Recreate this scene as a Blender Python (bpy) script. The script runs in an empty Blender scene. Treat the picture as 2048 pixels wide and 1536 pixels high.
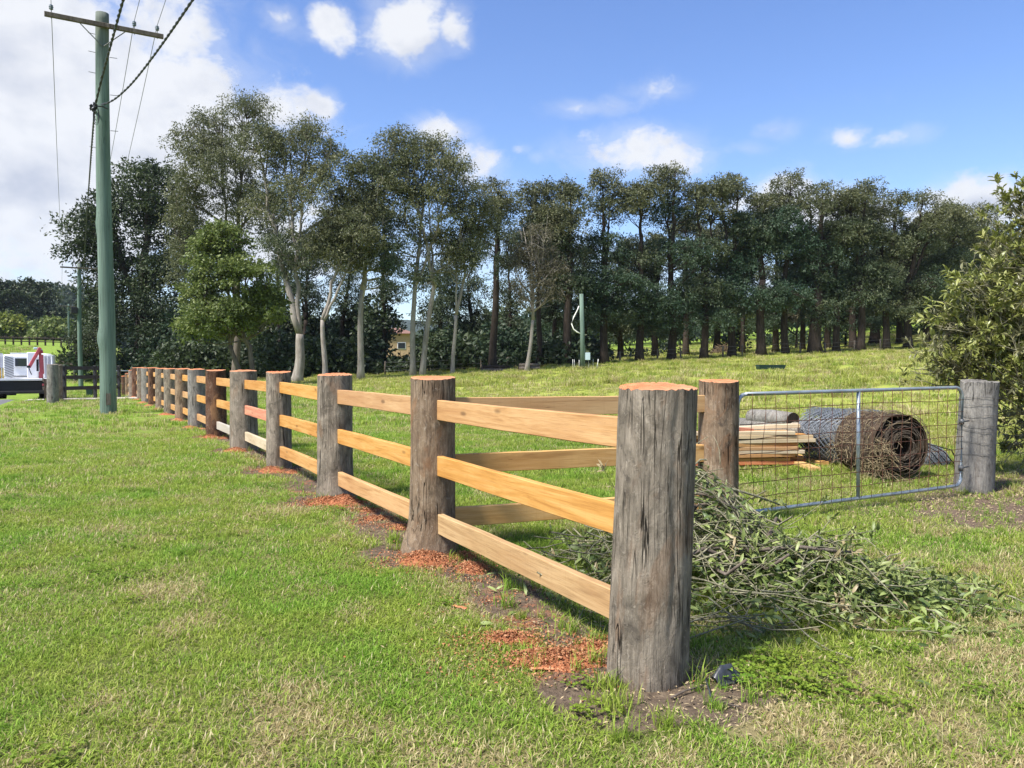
import bpy, math, random
import numpy as np
from mathutils import Vector, Matrix

# ------------------------------------------------------------------ scene, camera, light
SC = bpy.context.scene
COL = SC.collection
R = math.radians
F_PX, PITCH = 1539.0, math.atan(38 / 1539.0)
CAMZ = 1.45

cam_d = bpy.data.cameras.new('camera')
cam = bpy.data.objects.new('camera', cam_d)
COL.objects.link(cam)
cam.location = (0, 0, CAMZ)
cam.rotation_euler = (R(90) - PITCH, 0, 0)
cam_d.sensor_width = 36
cam_d.lens = 36 * F_PX / 2048
cam_d.clip_start = 0.05
cam_d.clip_end = 9000
SC.camera = cam

SUN_AZ, SUN_EL = R(-127), R(53)          # azimuth from +Y towards +X
sun_dir = Vector((math.sin(SUN_AZ) * math.cos(SUN_EL), math.cos(SUN_AZ) * math.cos(SUN_EL), math.sin(SUN_EL)))
sl = bpy.data.lights.new('sun', 'SUN')
sl.energy = 4.6
sl.angle = R(11)
sl.color = (1.0, 0.955, 0.88)
sun = bpy.data.objects.new('sun', sl)
sun.rotation_euler = sun_dir.to_track_quat('Z', 'Y').to_euler()
COL.objects.link(sun)

SC.view_settings.view_transform = 'Standard'
SC.view_settings.look = 'None'
SC.view_settings.exposure = 0.97
SC.view_settings.gamma = 1.0
SC.view_settings.use_curve_mapping = False
SC.cycles.max_bounces = 6
SC.cycles.diffuse_bounces = 3
SC.cycles.transmission_bounces = 4
SC.cycles.transparent_max_bounces = 6
SC.cycles.use_denoising = True


def ray(px, py):
    """direction of a photo pixel (2048x1536) in the world, with Y = 1"""
    a, b = (px - 1024) / F_PX, (768 - py) / F_PX
    y = math.cos(PITCH) + b * math.sin(PITCH)
    z = -math.sin(PITCH) + b * math.cos(PITCH)
    return np.array([a / y, 1.0, z / y])


def at(px, py, D):
    d = ray(px, py) * D
    return np.array([d[0], D, CAMZ + d[2]])


# ------------------------------------------------------------------ numpy noise
def _h(ix, iy, iz, s):
    n = (ix * 374761393 + iy * 668265263 + iz * 2147483647 + s * 144665) & 0xffffffff
    n = ((n ^ (n >> 13)) * 1274126177) & 0xffffffff
    n = ((n ^ (n >> 16)) * 2246822519) & 0xffffffff
    return ((n ^ (n >> 15)) & 0xffff) / 65535.0


def vnoise(x, y, z=0.0, s=0):
    x, y, z = np.broadcast_arrays(np.asarray(x, float), np.asarray(y, float), np.asarray(z, float))
    fx, fy, fz = np.floor(x), np.floor(y), np.floor(z)
    ix, iy, iz = fx.astype(np.int64), fy.astype(np.int64), fz.astype(np.int64)
    u, v, w = x - fx, y - fy, z - fz
    u, v, w = u * u * (3 - 2 * u), v * v * (3 - 2 * v), w * w * (3 - 2 * w)
    r = 0
    for a in (0, 1):
        for b in (0, 1):
            for c in (0, 1):
                r = r + _h(ix + a, iy + b, iz + c, s) * (u if a else 1 - u) * (v if b else 1 - v) * (w if c else 1 - w)
    return r


def fbm(x, y, z=0.0, s=0, o=4):
    r, a, t = 0, .5, 0
    for i in range(o):
        r = r + a * vnoise(x * 2 ** i, y * 2 ** i, np.asarray(z) * 2 ** i, s + i)
        t += a
        a *= .5
    return r / t


def sstep(x, a, b):
    t = np.clip((np.asarray(x, float) - a) / (b - a), 0, 1)
    return t * t * (3 - 2 * t)


# ------------------------------------------------------------------ terrain
FX, FY = 0.63, 3.55          # corner post
UX, UY = -0.4703, 0.8825     # fence direction
NX, NY = 0.8825, 0.4703      # into the paddock


def qp(x, y):
    return NX * (x - FX) + NY * (y - FY), UX * (x - FX) + UY * (y - FY)


def terrain(x, y):
    x, y = np.asarray(x, float), np.asarray(y, float)
    q, p = qp(x, y)
    r = np.hypot(x, y)
    zr = 0.05 * 3.0 * np.logaddexp(0, (q - 8) / 3.0) * sstep(y, 2, 20)
    zr = np.where(q > 70, zr + 0.035 * (q - 70), zr)
    zr = np.minimum(zr, 22)
    zl = np.interp(r, [0, 38, 68, 84, 120, 155, 320, 700], [0, 0, -1.3, -.5, 2.9, 4.9, 13, 24])
    w = sstep(q, -2, 9)
    z = zl * (1 - w) + zr * w
    bump = (fbm(x * .55, y * .55, s=3) - .5) * .45 + (fbm(x * 1.9, y * 1.9, s=9, o=2) - .5) * .10
    z = z + bump * sstep(q, 10, 24) * (1 - sstep(r, 120, 200))
    z = z + (fbm(x * .9, y * .9, s=5, o=3) - .5) * .05 * (1 - sstep(r, 60, 120))
    az = np.arctan2(x, y)
    hl = np.interp(az, [-3.2, -1.2, -.62, -.56, -.50, -.42, -.3, 0, .5, 3.2], [.05, .06, .042, .047, .044, .03, .02, .02, .04, .05])
    hill = r * hl * sstep(r, 330, 560) * (1 + .25 * (fbm(az * 9, r * .002, s=7) - .5))
    far = np.minimum(r, 2600) * (hl + .03) * sstep(r, 1500, 2500) * (1 + .18 * (fbm(az * 14, r * .001, s=8) - .5))
    return z + np.maximum(hill * (1 - sstep(r, 700, 1300) * .8), far)


def tz(x, y):
    return float(terrain(x, y))


def gp(px, py):
    """where the ray of a pixel meets the ground"""
    d = ray(px, py)
    D0 = 1.0
    for D in np.geomspace(1.5, 400, 1200):
        if CAMZ + d[2] * D < tz(d[0] * D, D):
            break
        D0 = D
    lo, hi = D0, D
    for _ in range(20):
        m = (lo + hi) / 2
        if CAMZ + d[2] * m < tz(d[0] * m, m):
            hi = m
        else:
            lo = m
    return np.array([d[0] * hi, hi, tz(d[0] * hi, hi)])


# ------------------------------------------------------------------ object helpers
def tag(o, label=None, cat=None, group=None, kind=None):
    if label: o['label'] = label
    if cat: o['category'] = cat
    if group: o['group'] = group
    if kind: o['kind'] = kind
    return o


def empty(name, loc, label, cat, group=None, rz=0.0):
    o = bpy.data.objects.new(name, None)
    o.empty_display_size = .2
    o.location = loc
    o.rotation_euler = (0, 0, rz)
    COL.objects.link(o)
    return tag(o, label, cat, group)


def make_mesh(name, V, Fs, mats=(), fmat=None, smooth=True, attrs=None):
    """V (n,3); Fs list of int arrays (m,k)"""
    me = bpy.data.meshes.new(name)
    V = np.asarray(V, np.float32)
    Fs = [np.asarray(f, np.int32) for f in Fs if len(f)]
    me.vertices.add(len(V))
    me.vertices.foreach_set('co', V.ravel())
    if Fs:
        tot = np.concatenate([np.full(len(f), f.shape[1], np.int32) for f in Fs])
        idx = np.concatenate([f.ravel() for f in Fs])
        me.loops.add(len(idx))
        me.loops.foreach_set('vertex_index', idx)
        me.polygons.add(len(tot))
        st = np.zeros(len(tot), np.int32)
        st[1:] = np.cumsum(tot)[:-1]
        me.polygons.foreach_set('loop_start', st)
        me.polygons.foreach_set('loop_total', tot)
        if fmat is not None:
            me.polygons.foreach_set('material_index', np.asarray(fmat, np.int32))
        me.polygons.foreach_set('use_smooth', np.full(len(tot), bool(smooth)))
    for m in mats:
        me.materials.append(m)
    for k, a in (attrs or {}).items():
        a = np.asarray(a)
        t = 'INT' if a.dtype.kind == 'i' else 'FLOAT'
        at_ = me.attributes.new(k, t, 'POINT')
        at_.data.foreach_set('value', a.astype(np.int32 if t == 'INT' else np.float32))
    me.update(calc_edges=True)
    me.validate()
    return me


def link(name, me, parent=None, loc=None, rot=None):
    o = bpy.data.objects.new(name, me)
    COL.objects.link(o)
    if parent is not None: o.parent = parent
    if loc is not None: o.location = loc
    if rot is not None: o.rotation_euler = rot
    return o


class MB:
    """collects shapes into one mesh"""
    def __init__(s):
        s.V, s.F, s.n, s.fm, s.A = [], {3: [], 4: []}, 0, {3: [], 4: []}, []
        s.m = 0

    def add(s, V, F3=None, F4=None, a=0.0):
        V = np.asarray(V, float)
        s.V.append(V)
        s.A.append(np.broadcast_to(np.asarray(a, float), (len(V),)))
        for k, F in ((3, F3), (4, F4)):
            if F is not None and len(F):
                F = np.asarray(F, np.int64)
                s.F[k].append(F + s.n)
                s.fm[k].append(np.full(len(F), s.m))
        s.n += len(V)

    def box(s, c, size, rz=0.0, rx=0.0, ry=0.0, bev=0.0, taper=1.0):
        sx, sy, sz = [v / 2 for v in size]
        b = min(bev, sx * .9, sy * .9, sz * .9)
        if b <= 0:
            V = np.array([[x, y, z] for z in (-sz, sz) for y in (-sy, sy) for x in (-sx, sx)], float)
            F = [[0, 2, 3, 1], [4, 5, 7, 6], [0, 1, 5, 4], [2, 6, 7, 3], [0, 4, 6, 2], [1, 3, 7, 5]]
            F3 = None
        else:
            # chamfered box: 24 verts
            V, idx = [], {}
            for i, (x, y, z) in enumerate([(a, b_, c_) for a in (-1, 1) for b_ in (-1, 1) for c_ in (-1, 1)]):
                idx[(x, y, z)] = len(V)
                V += [[x * sx, y * (sy - b), z * (sz - b)], [x * (sx - b), y * sy, z * (sz - b)], [x * (sx - b), y * (sy - b), z * sz]]
            V = np.array(V, float)
            F, F3 = [], []
            for ax in range(3):
                for sg in (-1, 1):
                    o = [(-1, -1), (1, -1), (1, 1), (-1, 1)]
                    f = []
                    for (u, v) in o:
                        k = [0, 0, 0]
                        k[ax] = sg; k[(ax + 1) % 3] = u; k[(ax + 2) % 3] = v
                        f.append(idx[tuple(k)] + ax)
                    F.append(f if sg > 0 else f[::-1])
            for ax in range(3):
                o1, o2 = (ax + 1) % 3, (ax + 2) % 3
                for u in (-1, 1):
                    for v in (-1, 1):
                        ka = [0, 0, 0]; ka[ax] = -1; ka[o1] = u; ka[o2] = v
                        kb = list(ka); kb[ax] = 1
                        f = [idx[tuple(ka)] + o1, idx[tuple(kb)] + o1, idx[tuple(kb)] + o2, idx[tuple(ka)] + o2]
                        F.append(f if u * v < 0 else f[::-1])
            for k, i in idx.items():
                f = [i, i + 1, i + 2]
                F3.append(f if k[0] * k[1] * k[2] > 0 else f[::-1])
        if taper != 1.0:
            t = (V[:, 2] > 0)
            V[t, :2] *= taper
        M = Matrix.Rotation(rz, 3, 'Z') @ Matrix.Rotation(ry, 3, 'Y') @ Matrix.Rotation(rx, 3, 'X')
        V = V @ np.array(M).T + np.asarray(c, float)
        s.add(V, F3, F)

    def tube(s, P, r, k=6, cap=True, a=0.0):
        P = np.asarray(P, float)
        n = len(P)
        r = np.broadcast_to(np.asarray(r, float), (n,))
        T = np.gradient(P, axis=0)
        T /= np.linalg.norm(T, axis=1)[:, None] + 1e-12
        ref = np.array([0, 0, 1.0]) if abs(T[:, 2]).mean() < .8 else np.array([1.0, 0, 0])
        A = np.cross(T, ref)
        A /= np.linalg.norm(A, axis=1)[:, None] + 1e-12
        B = np.cross(T, A)
        th = np.arange(k) * 2 * np.pi / k
        V = P[:, None, :] + r[:, None, None] * (np.cos(th)[None, :, None] * A[:, None, :] + np.sin(th)[None, :, None] * B[:, None, :])
        V = V.reshape(-1, 3)
        i = np.arange(n - 1)[:, None] * k
        j = np.arange(k)[None, :]
        j2 = (j + 1) % k
        F4 = np.stack([i + j, i + j2, i + k + j2, i + k + j], -1).reshape(-1, 4)
        F3 = []
        if cap:
            V = np.vstack([V, P[0], P[-1]])
            c0, c1 = n * k, n * k + 1
            for q in range(k):
                F3.append([c0, (q + 1) % k, q])
                F3.append([c1, (n - 1) * k + q, (n - 1) * k + (q + 1) % k])
        s.add(V, F3, F4, a)

    def cyl(s, p0, p1, r0, r1=None, k=16):
        s.tube([p0, p1], [r0, r0 if r1 is None else r1], k)

    def mesh(s, name, mats=(), smooth=False, attr=None):
        Fs, fm = [], []
        for k in (3, 4):
            if s.F[k]:
                Fs.append(np.concatenate(s.F[k]))
                fm.append(np.concatenate(s.fm[k]))
        return make_mesh(name, np.concatenate(s.V), Fs, mats, np.concatenate(fm), smooth, {attr: np.concatenate(s.A)} if attr else None)

    def build(s, name, mats, parent=None, smooth=False, loc=None, rot=None, attr=None):
        if not isinstance(mats, (list, tuple)): mats = [mats]
        return link(name, s.mesh(name, mats, smooth, attr), parent, loc, rot)


# ------------------------------------------------------------------ materials
class NT:
    def __init__(s, name=None, tree=None):
        if tree is None:
            s.mat = bpy.data.materials.new(name)
            s.mat.use_nodes = True
            tree = s.mat.node_tree
            tree.nodes.clear()
        s.t = tree
        s.x = 0

    def n(s, typ, _in=None, **kw):
        nd = s.t.nodes.new(typ)
        s.x += 160
        nd.location = (s.x, 0)
        for k, v in kw.items():
            setattr(nd, k, v)
        for k, v in (_in or {}).items():
            sock = nd.inputs[k]
            if isinstance(v, bpy.types.NodeSocket):
                s.t.links.new(v, sock)
            else:
                sock.default_value = v
        return nd

    def math(s, op, a, b=None, c=None, clamp=False):
        d = {0: a}
        if b is not None: d[1] = b
        if c is not None: d[2] = c
        return s.n('ShaderNodeMath', d, operation=op, use_clamp=clamp).outputs[0]

    def noise(s, vec, scale, detail=4, rough=.55, dist=0.0):
        return s.n('ShaderNodeTexNoise', {'Vector': vec, 'Scale': scale, 'Detail': detail, 'Roughness': rough, 'Distortion': dist}).outputs['Fac']

    def scale(s, vec, sc):
        return s.n('ShaderNodeMapping', {'Vector': vec, 'Scale': sc}).outputs[0]

    def ramp(s, fac, stops, interp='LINEAR'):
        nd = s.n('ShaderNodeValToRGB', {'Fac': fac})
        cr = nd.color_ramp
        cr.interpolation = interp
        while len(cr.elements) < len(stops): cr.elements.new(.5)
        for e, (p, c) in zip(cr.elements, stops):
            e.position = p
            e.color = (c if len(c) == 4 else (*c, 1)) if not isinstance(c, (int, float)) else (c, c, c, 1)
        return nd.outputs[0]

    def mix(s, fac, a, b, mode='MIX'):
        nd = s.n('ShaderNodeMix', data_type='RGBA', blend_type=mode)
        for k, v in ((0, fac), (6, a), (7, b)):
            if isinstance(v, bpy.types.NodeSocket): s.t.links.new(v, nd.inputs[k])
            else: nd.inputs[k].default_value = v if k == 0 else (*v, 1) if len(v) == 3 else v
        return nd.outputs[2]

    def mapr(s, v, a, b, c=0.0, d=1.0, smooth=True):
        return s.n('ShaderNodeMapRange', {'Value': v, 'From Min': a, 'From Max': b, 'To Min': c, 'To Max': d},
                   interpolation_type='SMOOTHSTEP' if smooth else 'LINEAR').outputs[0]

    def attr(s, name, typ='GEOMETRY'):
        return s.n('ShaderNodeAttribute', attribute_name=name, attribute_type=typ).outputs['Fac']

    def bump(s, h, strength=.5, dist=.01, normal=None):
        d = {'Height': h, 'Strength': strength, 'Distance': dist}
        if normal is not None: d['Normal'] = normal
        return s.n('ShaderNodeBump', d).outputs[0]

    def out(s, color, rough=.8, bump=None, spec=.3, metal=0.0, trans=None, alpha=None, emit=None):
        d = {'Base Color': color if isinstance(color, bpy.types.NodeSocket) else (*color, 1), 'Roughness': rough,
             'Specular IOR Level': spec, 'Metallic': metal}
        if bump is not None: d['Normal'] = bump
        b = s.n('ShaderNodeBsdfPrincipled', d).outputs[0]
        if trans is not None:
            tcol, f = trans
            tb = s.n('ShaderNodeBsdfTranslucent', {'Color': tcol}).outputs[0]
            b = s.n('ShaderNodeMixShader', {0: f, 1: b, 2: tb}).outputs[0]
        s.n('ShaderNodeOutputMaterial', {'Surface': b})
        return s.mat


def objc(t):
    return t.n('ShaderNodeTexCoord').outputs['Object']


def wpos(t):
    return t.n('ShaderNodeNewGeometry').outputs['Position']


def plain(name, col, rough=.6, metal=0.0, var=.15, scale=8, spec=.4):
    t = NT(name)
    o = objc(t)
    n = t.noise(o, scale, 5)
    n2 = t.noise(o, scale * 9, 3)
    a = tuple(c * (1 - var) for c in col)
    b = tuple(min(1, c * (1 + var)) for c in col)
    c = t.ramp(n, [(.3, a), (.7, b)])
    return t.out(c, rough, t.bump(n2, .15, .003), spec, metal)


def mat_weathered(name, cols, seam=.55, warm=.5):
    """weathered round timber: long grey fibres, splits, stripped warm patches"""
    t = NT(name)
    o = objc(t)
    rnd = t.n('ShaderNodeObjectInfo').outputs['Random']
    off = t.n('ShaderNodeCombineXYZ', {0: t.math('MULTIPLY', rnd, 31.0), 1: t.math('MULTIPLY', rnd, 17.0), 2: t.math('MULTIPLY', rnd, 9.0)}).outputs[0]
    v = t.n('ShaderNodeVectorMath', {0: o, 1: off}, operation='ADD').outputs[0]
    fib = t.noise(t.scale(v, (85, 85, 5.0)), 1.0, 6, .68, .8)
    big = t.noise(t.scale(v, (8, 8, 4.2)), 1.0, 6, .68, 1.0)
    pat = t.noise(t.scale(v, (3.2, 3.2, 1.6)), 1.0, 5, .65, 1.2)
    scr = t.noise(t.scale(v, (22, 22, 14)), 1.0, 7, .75, 2.0)
    c = t.ramp(big, [(.30, cols[0]), (.43, cols[1]), (.56, cols[2]), (.70, cols[3])])
    c = t.mix(t.mapr(fib, .42, .66, .0, .6), c, cols[0])
    pale = t.mapr(scr, .55, .66)
    c = t.mix(t.math('MULTIPLY', pale, .5), c, (.40, .35, .28))
    wm = t.math('MULTIPLY', t.mapr(pat, .54, .66), warm)
    c = t.mix(wm, c, t.mix(big, (.13, .065, .035), (.30, .17, .09)))
    dark = t.mapr(t.noise(t.scale(v, (6, 6, 4)), 1.0, 6, .7, 1.5), .56, .70)
    c = t.mix(t.math('MULTIPLY', dark, .65), c, (.055, .047, .04))
    ck = t.noise(t.scale(v, (24, 24, .9)), 1.0, 3, .5, .9)
    line = t.math('SUBTRACT', 1.0, t.mapr(t.math('ABSOLUTE', t.math('SUBTRACT', ck, .5)), .0, .020))
    line = t.math('MULTIPLY', line, t.mapr(t.noise(t.scale(v, (4, 4, 2.4)), 1.0, 2), .46, .58))
    c = t.mix(t.math('MULTIPLY', line, .9), c, (.016, .013, .010))
    h = t.math('SUBTRACT', t.math('ADD', t.math('MULTIPLY', fib, .4), t.math('MULTIPLY', scr, .6)), t.math('MULTIPLY', line, 1.4))
    return t.out(c, .95, t.bump(h, .9, .014), .06)


def mat_cut(name, a, b, c3):
    """fresh saw-cut end grain"""
    t = NT(name)
    o = objc(t)
    n = t.noise(o, 14, 5, .6)
    fine = t.noise(o, 160, 3)
    saw = t.n('ShaderNodeTexWave', {'Vector': o, 'Scale': 18.0, 'Distortion': 5.0, 'Detail': 3.0}, bands_direction='DIAGONAL').outputs['Fac']
    c = t.ramp(n, [(.3, a), (.5, b), (.72, c3)])
    flat_ = t.scale(o, (1.0, 1.0, 0.0))
    wob = t.noise(o, 6, 3, .6)
    rl = t.n('ShaderNodeVectorMath', {0: flat_}, operation='LENGTH').outputs['Value']
    rings = t.math('SINE', t.math('MULTIPLY', t.math('ADD', rl, t.math('MULTIPLY', wob, .05)), 620.0))
    c = t.mix(t.mapr(rings, .1, 1.0, 0, .45), c, tuple(q * .62 for q in a))
    c = t.mix(t.mapr(t.math('ADD', rl, t.math('MULTIPLY', wob, .03)), .150, .175, 0, .55), c, (.50, .30, .17))
    c = t.mix(t.math('MULTIPLY', saw, .3), c, a)
    c = t.mix(t.mapr(fine, .6, .75, 0, .4), c, (.7, .4, .22))
    return t.out(c, .85, t.bump(t.math('ADD', saw, fine), .5, .003), .15)


def mat_plank(name, base, light, dark, knots=.6, streak=1.0):
    """new sawn hardwood, grain along local X"""
    t = NT(name)
    o = objc(t)
    rnd = t.n('ShaderNodeObjectInfo').outputs['Random']
    off = t.n('ShaderNodeCombineXYZ', {0: t.math('MULTIPLY', rnd, 53.0), 1: t.math('MULTIPLY', rnd, 27.0), 2: t.math('MULTIPLY', rnd, 11.0)}).outputs[0]
    v = t.n('ShaderNodeVectorMath', {0: o, 1: off}, operation='ADD').outputs[0]
    g = t.noise(t.scale(v, (1.3, 22, 22)), 1.0, 5, .6, .7)
    fine = t.noise(t.scale(v, (6, 190, 190)), 1.0, 4, .6)
    tone = t.noise(t.scale(v, (.9, 2.4, 2.4)), 1.0, 3)
    c = t.ramp(g, [(.25, dark), (.45, base), (.6, light), (.8, base)])
    c = t.mix(t.mapr(tone, .4, .68, 0, .55), c, tuple(x * k for x, k in zip(base, (.80, .66, .55))))
    c = t.mix(t.mapr(fine, .45, .75, 0, .5 * streak), c, dark)
    saw = t.noise(t.scale(v, (95, 2.0, 1.0)), 1.0, 2)
    c = t.mix(t.mapr(saw, .55, .75, 0, .16), c, dark)
    vor = t.n('ShaderNodeTexVoronoi', {'Vector': t.scale(v, (2.1, 6.5, 6.5)), 'Scale': 1.0, 'Randomness': 1.0}).outputs['Distance']
    kn = t.math('SUBTRACT', 1.0, t.mapr(vor, .05, .16))
    c = t.mix(t.math('MULTIPLY', kn, knots), c, (.07, .035, .018))
    gv = t.noise(t.scale(v, (2.6, 30, 30)), 1.0, 3, .6, 1.6)
    gum = t.math('MULTIPLY', t.mapr(gv, .66, .72), t.mapr(tone, .46, .56))
    c = t.mix(t.math('MULTIPLY', gum, .7), c, (.12, .045, .02))
    r2 = t.n('ShaderNodeHueSaturation', {'Color': c, 'Value': t.mapr(rnd, 0, 1, .93, 1.05, False), 'Hue': .5, 'Saturation': t.mapr(rnd, 0, 1, .88, 1.08, False)}).outputs[0]
    return t.out(r2, .75, t.bump(t.math('ADD', fine, t.math('MULTIPLY', saw, .6)), .35, .003), .2)


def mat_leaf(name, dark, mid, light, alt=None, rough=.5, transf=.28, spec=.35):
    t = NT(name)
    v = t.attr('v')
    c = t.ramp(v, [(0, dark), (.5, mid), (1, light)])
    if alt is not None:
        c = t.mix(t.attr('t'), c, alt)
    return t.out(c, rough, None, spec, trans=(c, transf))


def mat_bark(name, a, b, c3, sc=1.0, bump=.6):
    t = NT(name)
    o = objc(t)
    n = t.noise(t.scale(o, (5 * sc, 5 * sc, 1.1 * sc)), 1.0, 6, .65, 1.0)
    f = t.noise(t.scale(o, (22 * sc, 22 * sc, 3 * sc)), 1.0, 4)
    c = t.ramp(n, [(.3, a), (.5, b), (.7, c3)])
    c = t.mix(t.mapr(f, .5, .75, 0, .6), c, a)
    return t.out(c, .9, t.bump(f, bump, .03), .15)


M = {}
M['post'] = mat_weathered('weathered_grey_timber', [(.09, .076, .060), (.185, .157, .122), (.27, .228, .178), (.37, .32, .255)], warm=.35)
M['post_brown'] = mat_weathered('stripped_brown_timber', [(.09, .062, .043), (.185, .132, .088), (.27, .20, .135), (.35, .28, .205)], warm=.75)
M['post_red'] = mat_weathered('red_barked_timber', [(.045, .028, .02), (.10, .052, .034), (.135, .072, .045), (.19, .13, .095)], warm=1.0)
M['post_pale'] = mat_weathered('pale_silver_timber', [(.10, .093, .085), (.19, .178, .16), (.25, .235, .21), (.33, .31, .28)], warm=.12)
M['cut'] = mat_cut('fresh_red_saw_cut', (.42, .14, .06), (.60, .22, .10), (.72, .32, .16))
M['rail'] = mat_plank('new_sawn_hardwood', (.49, .265, .092), (.57, .335, .135), (.28, .13, .043))
M['rail_red'] = mat_plank('red_sawn_hardwood', (.58, .20, .10), (.66, .28, .14), (.36, .11, .05))
M['rail_pale'] = mat_plank('pale_sawn_hardwood', (.52, .42, .27), (.60, .50, .34), (.42, .33, .2), .3)
M['rail_grey'] = mat_plank('grey_sawn_hardwood', (.47, .44, .38), (.54, .51, .45), (.38, .34, .28), .3)
M['rail_brown'] = mat_plank('tan_sawn_hardwood', (.60, .355, .135), (.68, .43, .185), (.36, .185, .065))
M['rail_tan'] = mat_plank('tan_grained_hardwood', (.46, .285, .115), (.54, .355, .16), (.26, .145, .055), .7, 1.5)
M['galv'] = plain('galvanised_steel', (.36, .40, .42), .42, .55, .22, 5)
M['rust'] = plain('rusted_steel_wire', (.115, .05, .03), .8, .2, .4, 30)
M['wire'] = plain('dull_steel_wire', (.16, .16, .155), .5, .6, .3, 30)
M['black'] = plain('black_rubber', (.012, .012, .013), .6, 0, .3, 10)
M['blackpaint'] = plain('black_painted_timber', (.02, .021, .023), .55, 0, .3, 6)
M['chick'] = plain('blue_grey_netting_wire', (.25, .27, .295), .45, .55, .25, 12)
M['oldwire'] = plain('old_brown_fencing_wire', (.15, .12, .092), .8, .15, .45, 9)
M['cable'] = plain('black_aerial_cable', (.03, .03, .033), .6, 0, .3, 6)
M['thinwire'] = plain('aluminium_line_wire', (.18, .19, .2), .5, .5, .2, 6)
M['porcelain'] = plain('glazed_insulator', (.12, .15, .17), .25, 0, .2, 12)
M['white'] = plain('white_truck_paint', (.74, .75, .78), .35, 0, .06, 2)
M['offwhite'] = plain('offwhite_truck_panel', (.55, .56, .58), .4, 0, .1, 3)
M['red'] = plain('faded_red_crane_paint', (.45, .085, .10), .5, 0, .2, 5)
M['yellow'] = plain('yellow_safety_paint', (.75, .52, .05), .5, 0, .1, 5)
M['glass'] = plain('dark_window_glass', (.03, .035, .045), .08, 0, .1, 3, .6)
M['meter'] = plain('pale_blue_meter_box_paint', (.42, .52, .56), .4, 0, .08, 3)
M['bin'] = plain('dark_green_bin_plastic', (.012, .035, .028), .45, 0, .2, 5)
M['binlid'] = plain('bin_lid_yellow', (.7, .45, .04), .5, 0, .1, 5)
M['conduit'] = plain('white_plastic_conduit', (.7, .7, .66), .5, 0, .05, 5)
M['concrete'] = plain('driveway_concrete', (.42, .38, .32), .9, 0, .15, 1.5, .1)
M['tilered'] = plain('brown_roof_tile', (.20, .11, .085), .8, 0, .2, 3)
M['brick'] = plain('cream_brick_wall', (.42, .30, .18), .9, 0, .15, 6)
M['trunk_white'] = mat_bark('smooth_pale_gum_bark', (.16, .135, .115), (.27, .24, .21), (.37, .345, .31), .8, .3)
M['trunk_grey'] = mat_bark('grey_brown_bark', (.07, .056, .046), (.13, .105, .085), (.20, .17, .14), 1.0)
M['trunk_dark'] = mat_bark('dark_furrowed_bark', (.022, .017, .014), (.045, .034, .027), (.075, .058, .047), 1.2)
M['leaf_euc'] = mat_leaf('eucalypt_leaves', (.07, .08, .036), (.125, .135, .058), (.20, .20, .095), (.06, .10, .052))
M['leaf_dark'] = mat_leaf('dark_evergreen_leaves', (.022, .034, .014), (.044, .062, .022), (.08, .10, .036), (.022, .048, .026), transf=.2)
M['leaf_bright'] = mat_leaf('bright_green_leaves', (.06, .085, .024), (.13, .17, .042), (.23, .265, .075), (.11, .12, .045))
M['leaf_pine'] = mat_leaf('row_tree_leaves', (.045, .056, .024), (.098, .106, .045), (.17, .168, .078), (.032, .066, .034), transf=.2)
M['leaf_brown'] = mat_leaf('sparse_brown_leaves', (.05, .045, .028), (.10, .09, .05), (.14, .125, .07), (.05, .07, .035))
M['leaf_yellow'] = mat_leaf('yellow_green_leaves', (.09, .12, .02), (.19, .22, .035), (.28, .29, .06), (.1, .14, .03))
M['leaf_bush'] = mat_leaf('broad_shrub_leaves', (.10, .13, .025), (.25, .28, .06), (.48, .48, .18), (.17, .155, .10), .38, .25, .5)
M['leaf_pile'] = mat_leaf('cut_branch_leaves', (.06, .10, .025), (.16, .21, .055), (.30, .36, .12), (.36, .28, .16), .45, .2, .4)
M['twig'] = mat_bark('grey_green_twigs', (.12, .115, .07), (.23, .215, .14), (.36, .34, .235), 3)
M['straw'] = plain('dry_straw', (.36, .28, .16), .9, 0, .35, 25)


def mat_pole():
    t = NT('green_treated_pole')
    o = objc(t)
    f = t.noise(t.scale(o, (40, 40, .8)), 1.0, 5, .6)
    b = t.noise(t.scale(o, (4, 4, .35)), 1.0, 4)
    c = t.ramp(b, [(.3, (.105, .155, .125)), (.55, (.15, .21, .17)), (.75, (.20, .26, .215))])
    c = t.mix(t.mapr(f, .46, .66, 0, .75), c, (.085, .115, .09))
    ck = t.noise(t.scale(o, (22, 22, .5)), 1.0, 3, .5, .8)
    line = t.math('SUBTRACT', 1.0, t.mapr(t.math('ABSOLUTE', t.math('SUBTRACT', ck, .5)), .0, .03))
    line = t.math('MULTIPLY', line, t.mapr(t.noise(t.scale(o, (3, 3, .6)), 1.0, 2), .45, .6))
    c = t.mix(t.math('MULTIPLY', line, .75), c, (.04, .055, .045))
    z = t.n('ShaderNodeSeparateXYZ', {0: o}).outputs[2]
    top = t.mapr(z, 9.4, 11.6)
    c = t.mix(t.math('MULTIPLY', top, .6), c, (.13, .125, .11))
    return t.out(c, .85, t.bump(f, .5, .01), .15)


M['pole'] = mat_pole()


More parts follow.
